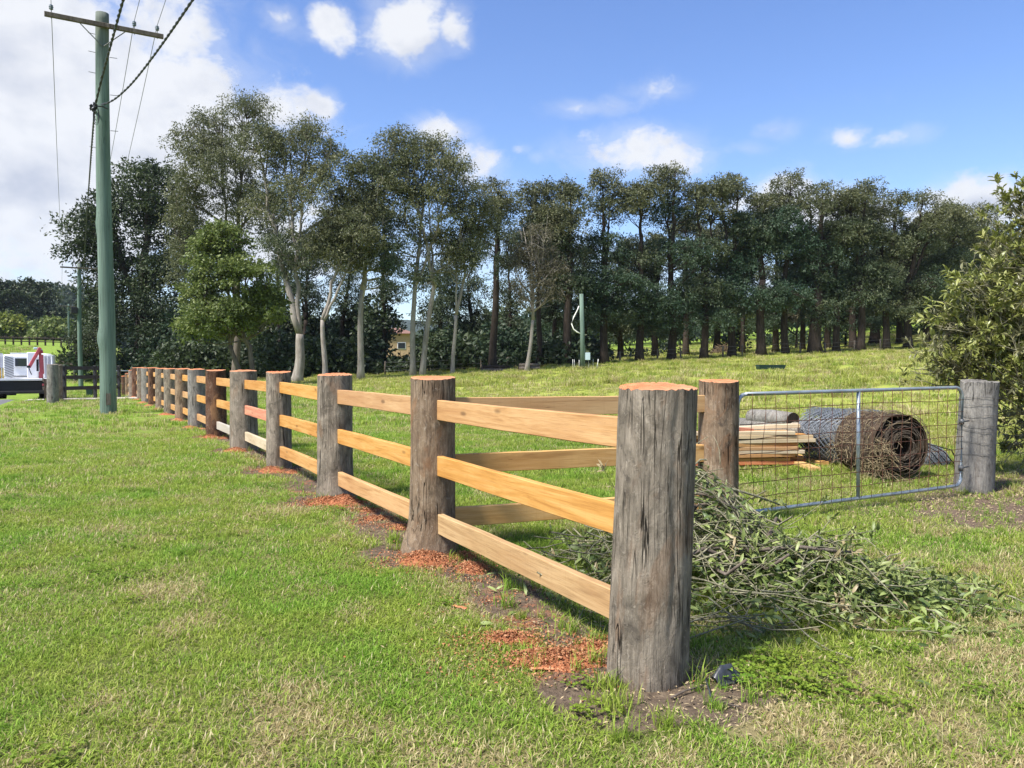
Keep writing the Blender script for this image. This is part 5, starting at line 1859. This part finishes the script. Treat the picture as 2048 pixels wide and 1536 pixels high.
# ------------------------------------------------------------------ timber stack, logs, wire rolls
def build_yard():
    rg = np.random.default_rng(101)
    # stack of new rails
    g = gp(1560, 925)
    D = g[1] - .25
    xr = at(1612, 900, D)[0]
    st = empty('timber_stack', (xr - .8, D, tz(xr - .8, D)), 'stack of new sawn fence rails behind the gate post', 'timber stack', rz=.10)
    z = .03
    n = 0
    for lay_ in range(9):
        th = .052
        cnt = 3 if lay_ not in (7, 8) else 2
        for c in range(cnt):
            L = 1.75 + rg.uniform(-.15, .12)
            endx = .74 + rg.uniform(-.26, .06)
            if lay_ in (3, 4): endx -= .08
            if lay_ in (6, 7): endx = .80 + rg.uniform(-.04, .05)
            mt = M['rail'] if rg.uniform() < .6 else M['rail_pale']
            if lay_ == 0: mt = M['rail_red']
            o = link('plank', rail_mesh('plank', L, th * .94, .15, mt, 500 + n), st, (endx - L / 2, -.18 + c * .165 + rg.uniform(-.015, .015), z + th / 2))
            o.rotation_euler = (rg.normal(0, .02), rg.normal(0, .006), rg.normal(0, .03))
            n += 1
        z += th
    o = link('plank', rail_mesh('plank', .5, .05, .15, M['rail_red'], 600), st, (-.22, -.05, z + .03), (0, .12, .3)); o['label'] = 'short red offcut on top'
    o = link('plank', rail_mesh('plank', 1.0, .05, .15, M['rail_pale'], 601), st, (.25, .12, z + .035), (0, -.05, -.15))
    # dark planks lying on grass in front
    for (pa, pb, lab) in (((1575, 925), (1632, 944), 'short dark-ended plank lying on grass before the stack'), ((1600, 920), (1650, 932), 'tan plank lying on grass between stack and rolls')):
        a, b = gp(*pa), gp(*pb)
        o = link('loose_plank', rail_mesh('plank', float(np.linalg.norm(b - a)) + .35, .05, .13, M['rail_brown'], 610))
        d = Vector(b - a).normalized()
        o.matrix_world = Matrix.Translation(Vector(b) - d * (float(np.linalg.norm(b - a)) + .35) / 2 + Vector((0, 0, .035))) @ d.to_track_quat('X', 'Z').to_matrix().to_4x4()
        tag(o, lab, 'plank', 'loose planks by the stack')
    # logs behind
    for (px, py, D, rpx, L, yaw, lab, m) in ((1586, 842, 13.6, 17, 1.1, R(112), 'short grey log with dark cut end above the timber stack', 'post_pale'),
                                            (1622, 868, 13.3, 20, 1.0, R(118), 'log with pale cut end between the grey log and netting', 'post')):
        c = at(px, py, D)
        r = rpx * D / F_PX
        t = empty('log', (c[0], c[1], c[2]), lab, 'log', 'logs behind the timber stack')
        mb = MB()
        k = 20
        P = np.array([[0, 0, 0], [math.cos(yaw) * L * .5, math.sin(yaw) * L * .5, .02], [math.cos(yaw) * L, math.sin(yaw) * L, 0]])
        mb.tube(P, [r, r * 1.03, r * .98], k, cap=False)
        ob = mb.build('bark', M[m], t, True)
        mb = MB()
        d = P[1] / np.linalg.norm(P[1])
        mb.tube([P[0] + d * .02, P[0] - d * .004], [r * .97, r * .97], k)
        mb.build('cut_end', M['trunk_dark'] if 'dark' in lab else M['rail_brown'], t)
    # support under the logs: more logs lying low
    for i, (px, D, yaw) in enumerate(((1572, 13.7, R(112)), (1640, 13.6, R(115)))):
        c = at(px, 880, D)
        t = empty('log', (c[0], c[1], tz(c[0], c[1])), ['low grey log lying behind the timber stack', 'low grey log lying behind the netting roll'][i], 'log', 'logs behind the timber stack')
        mb = MB(); r = .17
        mb.tube([(0, 0, r), (math.cos(yaw) * 1.3, math.sin(yaw) * 1.3, r)], [r, r], 18); mb.build('bark', M['post_pale'], t, True)
    # blue-grey netting roll
    c = at(1688, 878, 10.9)
    r = .40
    gz = tz(c[0], c[1])
    c[2] = gz + r * .97
    yaw = R(-52)
    t = empty('netting_roll', (c[0], c[1], gz), 'large roll of blue-grey chicken wire netting right of the timber stack', 'wire roll', rz=yaw)
    L = .52
    for s_, rr in enumerate((r, r * .93, r * .86, r * .78)):
        mb = MB()
        xs = np.linspace(-L, L, 26)
        nw = 24
        for sg in (1, -1):
            for i in range(nw):
                a = 2 * math.pi * i / nw + sg * xs * 3.4 + s_ * .11
                R2 = rr * (1 + .02 * np.sin(xs * 9 + i + s_))
                mb.tube(np.stack([xs, R2 * np.cos(a), r * .97 + R2 * np.sin(a)], -1), .0045, 3, cap=False)
        mb.build('netting', M['chick'], t, True)['kind'] = 'stuff'
    mb = MB()
    th = np.linspace(0, 2 * np.pi * 7, 240)
    for x in (-L, -L * .5, 0, L * .5, L):
        rad = np.linspace(r * .70, r * .3, 240)
        mb.tube(np.stack([x + .01 * np.sin(th * 3), rad * np.cos(th), r * .97 + rad * np.sin(th)], -1), .006, 3, cap=False)
    mb.build('inner_coils', M['chick'], t, True)
    mb = MB(); mb.tube([(-L * .98, 0, r * .97), (L * .98, 0, r * .97)], [r * .60, r * .60], 24, cap=True); mb.build('core', M['haydark'], t, True)
    # old wire roll with hay, end towards us
    c = at(1766, 884, 9.75)
    r = .43
    gz = tz(c[0], c[1])
    t = empty('old_wire_roll', (c[0], c[1] + .05, gz), 'tangled rusty roll of old fencing wire and hay, open end facing', 'wire roll', rz=R(14))
    mb = MB()
    Lh = .42
    turns = []
    for i in range(430):
        y = rg.uniform(-Lh, Lh)
        f = rg.uniform(0, 1)
        rad = .115 + (r - .115) * f
        if abs(f - .72) < .06 and y < 0: continue
        th0 = rg.uniform(0, 6.28)
        sp_ = rg.uniform(1.2, 5.2)
        th = np.linspace(th0, th0 + sp_, int(10 + sp_ * 5))
        R2 = rad * (1 + .035 * np.sin(th * 5 + i) + rg.normal(0, .012, len(th)))
        yy = y + .025 * np.sin(th * 3 + i) + rg.normal(0, .004, len(th))
        sq = 1 - .07 * (np.sin(th) < -.6)
        mb.tube(np.stack([R2 * np.cos(th), yy, r * .96 + R2 * np.sin(th) * sq], -1), rg.uniform(.0018, .0036), 3, cap=False)
    mb.build('wire_coils', M['oldwire'], t, True)['kind'] = 'stuff'
    mb = MB()
    for (ra, rb) in ((.30, .27), (.40, .385), (.17, .15)):
        k = 40
        th = np.linspace(0, 2 * np.pi, k)
        y0, y1 = -Lh * .82, Lh * .9
        V = []
        for y in (y0, y1):
            for a in th: V.append((ra * math.cos(a), y, r * .96 + ra * math.sin(a)))
        F = [[q, q + 1, k + q + 1, k + q] for q in range(k - 1)]
        mb.add(V, None, F)
    mb.build('inner_mat', M['haydark'], t, True)
    mb = MB()
    m = 1500
    th = rg.normal(math.pi * .95, .9, m)
    rad = r * rg.uniform(.86, 1.06, m)
    P = np.stack([rad * np.cos(th), rg.uniform(-Lh * 1.05, Lh, m), r * .96 + rad * np.sin(th)], -1)
    P[:, 2] = np.maximum(P[:, 2], .02)
    for p in P[:380]:
        d = rg.normal(0, .045, 3)
        mb.tube([p, p + d + rg.normal(0, .01, 3), p + d * 2 + [0, 0, -.02]], .0018, 3, cap=False)
    for _ in range(150):
        p = np.array([-r * .72 + rg.normal(0, .07), -Lh + rg.normal(0, .05), rg.uniform(.02, .5)])
        d = rg.normal(0, .04, 3)
        mb.tube([p, p + d, p + d * 2 + [0, 0, -.02]], .0018, 3, cap=False)
    mb.build('hay', M['straw'], t, True)['kind'] = 'stuff'
    # crushed netting bundle with black rods
    c = gp(1868, 934)
    t = empty('netting_bundle', (c[0], c[1] + .3, c[2]), 'flattened bundle of grey wire netting right of the old roll', 'wire bundle', rz=R(10))
    mb = MB()
    for s_ in (1.0, .85, .7, .5):
        for sg in (1, -1):
            for i in range(34):
                a = np.linspace(0, math.pi, 16)
                b = -1 + 2 * i / 33 + sg * .35 * (a / math.pi - .5)
                ww = np.sqrt(np.clip(1 - b * b * .8, .05, 1)) * s_
                P = np.stack([.36 * b, -.26 * ww * np.cos(a), .30 * ww * np.sin(a) + .01 * np.sin(a * 9 + i)], -1)
                mb.tube(P, .003, 3, cap=False)
    mb.build('netting', M['chick'], t, True)['kind'] = 'stuff'
    for i in range(4):
        mb = MB()
        x = -.28 + i * .10
        mb.tube([(x - .02, -.10, .31), (x + .12, -.25, .20), (x + .24, -.31, .03)], .008, 6)
        mb.build('black_rod', M['black'], t, True)
    mb = MB(); mb.tube([(-.16, -.02, .31), (.12, -.12, .27), (.28, -.22, .22), (.31, -.28, .08)], .008, 6); mb.build('black_rod', M['black'], t, True)


M['haydark'] = plain('matted_brown_hay', (.06, .043, .03), .95, 0, .5, 14, .05)
build_yard()


# ------------------------------------------------------------------ paddock things
def build_paddock():
    rg = np.random.default_rng(111)
    g = gp(1164, 740)
    D = g[1]
    h = at(1163, 588, D)[2] - g[2]
    t = empty('meter_pole', tuple(g), 'short green timber pole in the paddock with a pale meter box', 'pole')
    mb = MB(); mb.tube([(.05, 0, -.2), (.02, 0, h * .5), (-.06, 0, h)], [.17, .165, .15], 16); mb.build('pole', M['pole'], t, True)
    mb = MB(); mb.box((.16, -.02, .95), (.12, .1, 1.9)); mb.build('backing_board', M['pole'], t)
    mb = MB(); mb.box((.42, -.1, 1.02), (.36, .22, .55), bev=.02); mb.build('meter_box', M['meter'], t)
    k = D / F_PX
    P = [at(px, py, D) - g for (px, py) in ((1158, 612), (1155, 620), (1147, 635), (1143, 648), (1147, 658), (1154, 664), (1161, 667))]
    mb = MB(); mb.tube(P, .045, 8); mb.build('white_conduit', M['conduit'], t, True)
    # white pegs and wire around it
    pegl = ['leftmost white peg left of the short pole', 'second white peg left of the short pole', 'white peg right against the short pole', 'white peg just right of the short pole under the meter box', 'third white peg from the right near the short pole', 'second white peg from the right near the short pole', 'rightmost white peg near the short pole']
    for i, (px, py) in enumerate(((1146, 735), (1150, 738), (1158, 736), (1178, 737), (1186, 737), (1192, 735), (1195, 733))):
        a = at(px, py, D - .3 + .1 * i); a[2] = tz(a[0], a[1])
        o = MB(); o.tube([(0, 0, 0), (rg.normal(0, .08), 0, .75)], .016, 5)
        tag(o.build('fence_peg', M['conduit'], None, True, tuple(a)), pegl[i], 'peg', 'white pegs around the short pole')
    # stacked logs
    for (px0, px1, py, n, lab) in ((962, 1020, 745, 5, 'left stack of dark old logs by the wire fence'), (1037, 1078, 741, 3, 'right low stack of dark logs by the slender gum')):
        g = gp((px0 + px1) / 2, py)
        k = g[1] / F_PX
        L = (px1 - px0) * k
        t = empty('log_stack', tuple(g), lab, 'log stack', rz=R(4))
        rows = [(0, 0), (0, .36), (0, .72), (1, .18), (1, .54)] if n == 5 else [(0, 0), (0, .34), (1, .17)]
        for i, (lv, y) in enumerate(rows):
            mb = MB(); r = .15 + rg.uniform(-.02, .02)
            x0, x1 = -L / 2 + rg.uniform(-.1, .25), L / 2 + rg.uniform(-.3, .1)
            mb.tube([(x0, y, .16 + lv * .27), ((x0 + x1) / 2, y + .02, .17 + lv * .27), (x1, y, .16 + lv * .27)], [r, r, r * .95], 10)
            mb.build('log', M['trunk_dark'] if i % 2 else M['trunk_grey'], t, True)
    # wire boundary fence
    t = None
    pts = []
    for (px, py) in ((770, 757), (845, 754), (905, 750), (962, 744), (1015, 741), (1072, 738), (1122, 735), (1180, 731), (1240, 728), (1315, 722), (1361, 720), (1400, 718), (1445, 716), (1485, 714), (1530, 711), (1600, 706), (1650, 702), (1708, 697), (1760, 692), (1820, 686)):
        D = 66 + (px - 770) * .0095
        x = (px - 1024) / F_PX * D
        pts.append((x, D, tz(x, D)))
    t = empty('wire_fence', pts[0], 'post and wire boundary fence behind the paddock', 'fence')
    o0 = np.array(pts[0])
    for i, p in enumerate(pts):
        p = np.array(p)
        h = 1.15
        mb = MB(); mb.tube([p - o0 - [0, 0, .1], p - o0 + [rg.normal(0, .03), 0, h]], [.085, .075] if i < 8 else [.09, .08], 8)
        mb.build('post', M['trunk_grey'], t, True)
    for zz in (.35, .7, 1.05):
        mb = MB(); mb.tube(np.array(pts) - o0 + [0, -.09, zz], .011, 4); mb.build('wire', M['wire'], t, True)
    # dark trough
    g = gp(1541, 741)
    t = empty('feed_trough', tuple(g), 'low dark trough in the long paddock grass', 'trough', rz=R(5))
    L = 52 * g[1] / F_PX
    mb = MB(); mb.box((0, 0, .16), (L, .5, .22), bev=.03, taper=1.05); mb.build('tub', M['bin'], t)
    mb = MB(); mb.box((0, -.24, .29), (L * 1.06, .05, .05)); mb.box((0, .24, .29), (L * 1.06, .05, .05)); mb.build('rim', M['bin'], t)
    # brush heap beyond the row
    g = gp(1444, 694)
    g = np.array([(1444 - 1024) / F_PX * 88, 88, 0]); g[2] = tz(g[0], g[1])
    t = empty('stick_heap', tuple(g), 'brown heap of dead sticks on the lawn beyond the row', 'stick heap')
    mb = MB()
    for i in range(260):
        a = rg.uniform(0, 6.28); r = rg.uniform(0, 1) ** .6
        p = np.array([1.1 * r * math.cos(a), .9 * r * math.sin(a), rg.uniform(.02, 1.3) * (1 - r * .8)])
        d = unit(rg.normal(0, 1, (1, 3)) * [1, 1, .5])[0] * rg.uniform(.3, .9)
        mb.tube([p, p + d * .5 + rg.normal(0, .03, 3), p + d], .022, 3, cap=False)
    mb.build('sticks', M['post_brown'], t, True)['kind'] = 'stuff'
    # house
    D = 112
    x = (782 - 1024) / F_PX * D
    z = at(0, 700, D)[2]
    z = tz(x, D)
    t = empty('farmhouse', (x, D, z), 'small house with brown tiled roof glimpsed through the grove', 'house', rz=R(12))
    ztop = at(0, 656, D)[2] - z
    zev = at(0, 668, D)[2] - z
    W = 6.0
    mb = MB(); mb.box((0, 0, zev / 2), (W, 4, zev)); mb.build('wall', M['brick'], t)
    V = [(-W / 2 - .4, -2.5, zev), (W / 2 + .4, -2.5, zev), (W / 2 + .4, 2.5, zev), (-W / 2 - .4, 2.5, zev), (-W / 4, 0, ztop), (W / 4, 0, ztop)]
    mb = MB(); mb.add(V, [[0, 4, 3], [1, 2, 5]], [[0, 1, 5, 4], [2, 3, 4, 5], [3, 2, 1, 0]]); mb.build('roof', M['tilered'], t)
    for xx in (-1.6, 1.4):
        mb = MB(); mb.box((xx, -2.02, zev * .62), (1.2, .06, 1.0)); w = mb.build('window', M['white'], t)
        mb = MB(); mb.box((xx, -2.07, zev * .62), (1.0, .04, .8)); mb.build('pane', M['glass'], w)


build_paddock()


# ------------------------------------------------------------------ entrance: bollard posts, black fence, gate, bin, truck
def build_entrance():
    rg = np.random.default_rng(121)
    for (px, py0, py1, w, lab) in ((106, 729, 808, 21, 'left thick grey bollard post by the driveway'), (119, 730, 800, 12, 'right grey bollard post beside the thicker one')):
        g = gp(px, py0 * 0 + py1)
        D = g[1]
        h = at(px, py0, D)[2] - g[2]
        o = link('bollard_post', post_mesh('log', w * D / F_PX / 2, h, M['post_pale' if w > 15 else 'post'], 7 + px, nth=20, nz=10), None, tuple(g))
        o.data.materials[1] = M['post']
        tag(o, lab, 'post', 'grey posts at the driveway')
    # black rail fence
    D = 32.5
    a = np.array([at(124, 760, D)[0], D]); b = np.array([at(236, 760, D + 3)[0], D + 3])
    t = empty('black_fence', (*a, 0), 'black painted three rail fence across the driveway entrance', 'fence')
    for z in (1.33, .93, .46):
        put_rail(t, a, b, z, z - .02, M['blackpaint'], int(700 + z * 10), .16, .05)
    for f in (.02, .55, 1.0):
        p = a + (b - a) * f
        mb = MB(); mb.box((p[0] - a[0], p[1] - a[1] + .09, .70), (.12, .12, 1.45), bev=.01); mb.build('post', M['blackpaint'], t)
    # dark rail fence running from the bollards towards the truck
    a = np.array([at(99, 760, 28.9)[0], 28.9]); b = np.array([at(80, 760, 36)[0], 36.0])
    t = empty('dark_side_fence', (*a, 0), 'weathered dark rail fence between grey bollards and the truck', 'fence')
    for z in (.80, .45):
        put_rail(t, a, b, z, z, M['trunk_dark'], int(720 + z * 10), .14, .05)
    for f in (.3, .9):
        p = a + (b - a) * f
        mb = MB(); mb.box((p[0] - a[0], p[1] - a[1], .42), (.12, .12, .95), bev=.01); mb.build('post', M['trunk_dark'], t)
    # tube gate at the fence end
    D = 37
    a = np.array([at(206, 760, D)[0], D]); b = np.array([PX[14] - .25, PY[14] + .9])
    L = float(np.hypot(*(b - a)))
    t = empty('tube_gate', (*a, tz(*a)), 'thin metal tube gate at the far end of the fence', 'gate', rz=math.atan2(b[1] - a[1], b[0] - a[0]))
    mb = MB(); mb.tube([(0, 0, .1), (0, 0, 1.2), (.15, 0, 1.34), (L - .1, 0, 1.34), (L, 0, 1.2), (L, 0, .12), (L - .1, 0, .08), (0, 0, .08)], .024, 8); mb.build('frame', M['galv'], t, True)
    for z in (.4, .7, 1.0):
        mb = MB(); mb.tube([(0, 0, z), (L, 0, z)], .01, 5); mb.build('bar', M['wire'], t, True)
    # wheelie bin
    g = gp(180, 796)
    t = empty('wheelie_bin', tuple(g), 'dark green wheelie bin beside the black rail fence', 'bin', rz=R(20))
    mb = MB(); mb.box((0, 0, .46), (.42, .5, .84), bev=.03, taper=1.22); mb.build('body', M['bin'], t)
    mb = MB(); mb.box((0, 0, .92), (.56, .64, .07), bev=.03, rx=-.06); mb.build('lid', M['bin'], t)
    mb = MB(); mb.box((.30, .0, .86), (.06, .3, .14), bev=.02); mb.build('sticker', M['binlid'], t)
    for s in (-1, 1):
        mb = MB(); mb.cyl((s * .22, .24, .1), (s * .27, .24, .1), .1); mb.build('wheel', M['black'], t, True)
    # truck seen from behind, parked on the road
    D = 33.0
    c = at(42, 790, D)
    gz = tz(c[0], D)
    rz = math.atan2(UY, UX) - math.pi / 2
    t = empty('crane_truck', (c[0], D, gz + .03), 'white flatbed truck with folded red crane parked on the road at left edge', 'truck', rz=rz)
    W = 2.35

    def bx(name, mat, c, s, bev=.015, par=None, **k):
        m = MB(); m.box(c, s, bev=bev, **k)
        return m.build(name, M[mat], par or t)
    bx('chassis', 'black', (0, 3.2, .60), (1.0, 6.2, .28))
    bx('rear_skirt', 'black', (-.05, .12, .52), (W * .96, .2, .50))
    bx('deck', 'offwhite', (0, 2.2, .84), (W, 4.5, .09))
    bx('rear_bar', 'black', (0, -.03, .30), (W * .9, .1, .12))
    for s in (-1, 1):
        for y in (.95, 5.3):
            m = MB(); m.cyl((s * .62, y, .42), (s * 1.08, y, .42), .42, k=24); w = m.build('wheel', M['black'], t, True)
            m = MB(); m.cyl((s * 1.07, y, .42), (s * 1.10, y, .42), .2, k=18); m.build('rim', M['offwhite'], w, True)
            bx('mudguard', 'black', (s * .86, y, .88 if y > 3 else .77), (.5, 1.0, .05))
        bx('tail_light', 'red', (s * .92, -.005, .62), (.28, .04, .09), .005)
    # cab
    cab = bx('cab', 'white', (-.10, 5.3, 1.42), (2.05, 1.6, 1.12), .12)
    bx('rear_window', 'glass', (-.10, 4.49, 1.60), (.95, .03, .38), .01, cab)
    bx('side_window', 'glass', (.935, 5.35, 1.62), (.03, .8, .4), .01, cab)
    bx('rear_ledge', 'offwhite', (-.10, 4.46, 1.36), (1.1, .06, .05), .01, cab)
    bx('roof_rail', 'white', (-.10, 4.4, 2.02), (1.3, .06, .06), .01)
    # striped panel: dark bars across a white board
    p = bx('striped_panel', 'offwhite', (-.72, 3.4, 1.38), (.36, .04, 1.0), .005)
    for i in range(9):
        m = MB(); m.box((-.72, 3.37, .95 + i * .11), (.42, .012, .025), ry=.45); m.build('stripe', M['wire'], p)
    bx('side_box', 'white', (-1.05, 1.4, 1.45), (.42, 2.0, 1.1), .03)
    bx('white_panel', 'white', (.30, 2.2, 1.46), (.42, .5, 1.18), .03)
    rb = bx('tool_box', 'offwhite', (.92, 2.6, 1.40), (.42, 1.8, 1.06), .03)
    for i in range(3): bx('rib', 'white', (.78 + i * .14, 1.685, 1.40), (.03, .02, 1.0), .004, rb)
    m = MB(); m.tube([(1.14, .4, .9), (1.14, .4, 1.85), (1.10, .4, 1.93), (.75, .4, 1.95)], .03, 8); m.build('tube_frame', M['white'], t, True)
    for (x0, x1) in ((-1.15, -.9), (-.78, -.68)):
        m = MB(); m.tube([(x0, .5, .9), (x0, .5, 1.35), (x1, .5, 1.35), (x1, .5, .9)], .03, 6); m.build('yellow_frame', M['yellow'], t, True)
    # red crane
    m = MB(); m.box((.70, .75, 1.02), (.16, .2, .3), bev=.02); m.box((.72, .75, 1.60), (.17, .17, 1.05), bev=.02, ry=-.03); m.build('crane_column', M['red'], t)
    m = MB(); m.box((.48, .62, 1.80), (.13, .13, .98), bev=.02, ry=.46); m.build('crane_arm', M['red'], t)
    m = MB(); m.cyl((.73, .75, 2.10), (.62, .7, 2.22), .06); m.box((.52, .65, 2.2), (.16, .1, .1), bev=.02); m.build('crane_head', M['meter'], t)
    m = MB(); m.cyl((.58, .66, 1.2), (.58, .66, 1.72), .045); m.tube([(.26, .6, 1.36), (.30, .6, 1.2), (.36, .6, 1.05)], .02, 6); m.box((.25, .6, 1.40), (.13, .1, .1)); m.build('crane_ram', M['black'], t)
    # brown fence in the far field
    D = 128
    t = None
    pts = []
    for px in range(-60, 175, 14):
        x = (px - 1024) / F_PX * D
        pts.append((x, D + px * .02, tz(x, D + px * .02)))
    t = empty('field_fence', pts[0], 'brown rail fence crossing the far green field at left', 'fence')
    o0 = np.array(pts[0])
    for p in pts:
        m = MB(); m.box(np.array(p) - o0 + [0, 0, .7], (.2, .2, 1.6)); m.build('post', M['trunk_dark'], t)
    for z in (.65, 1.25):
        m = MB(); m.tube(np.array(pts) - o0 + [0, -.12, z], .09, 4); m.build('rail', M['trunk_dark'], t)


build_entrance()


def build_haze():
    t = NT('thin_haze_air')
    v = t.n('ShaderNodeVolumePrincipled', {'Color': (.72, .82, 1.0, 1), 'Density': HAZE, 'Anisotropy': .2}).outputs[0]
    t.n('ShaderNodeOutputMaterial', {'Volume': v})
    mb = MB(); mb.box((0, 0, 152), (7600, 7600, 320))
    tag(mb.build('haze', t.mat), kind='stuff')


HAZE = .0001
build_haze()
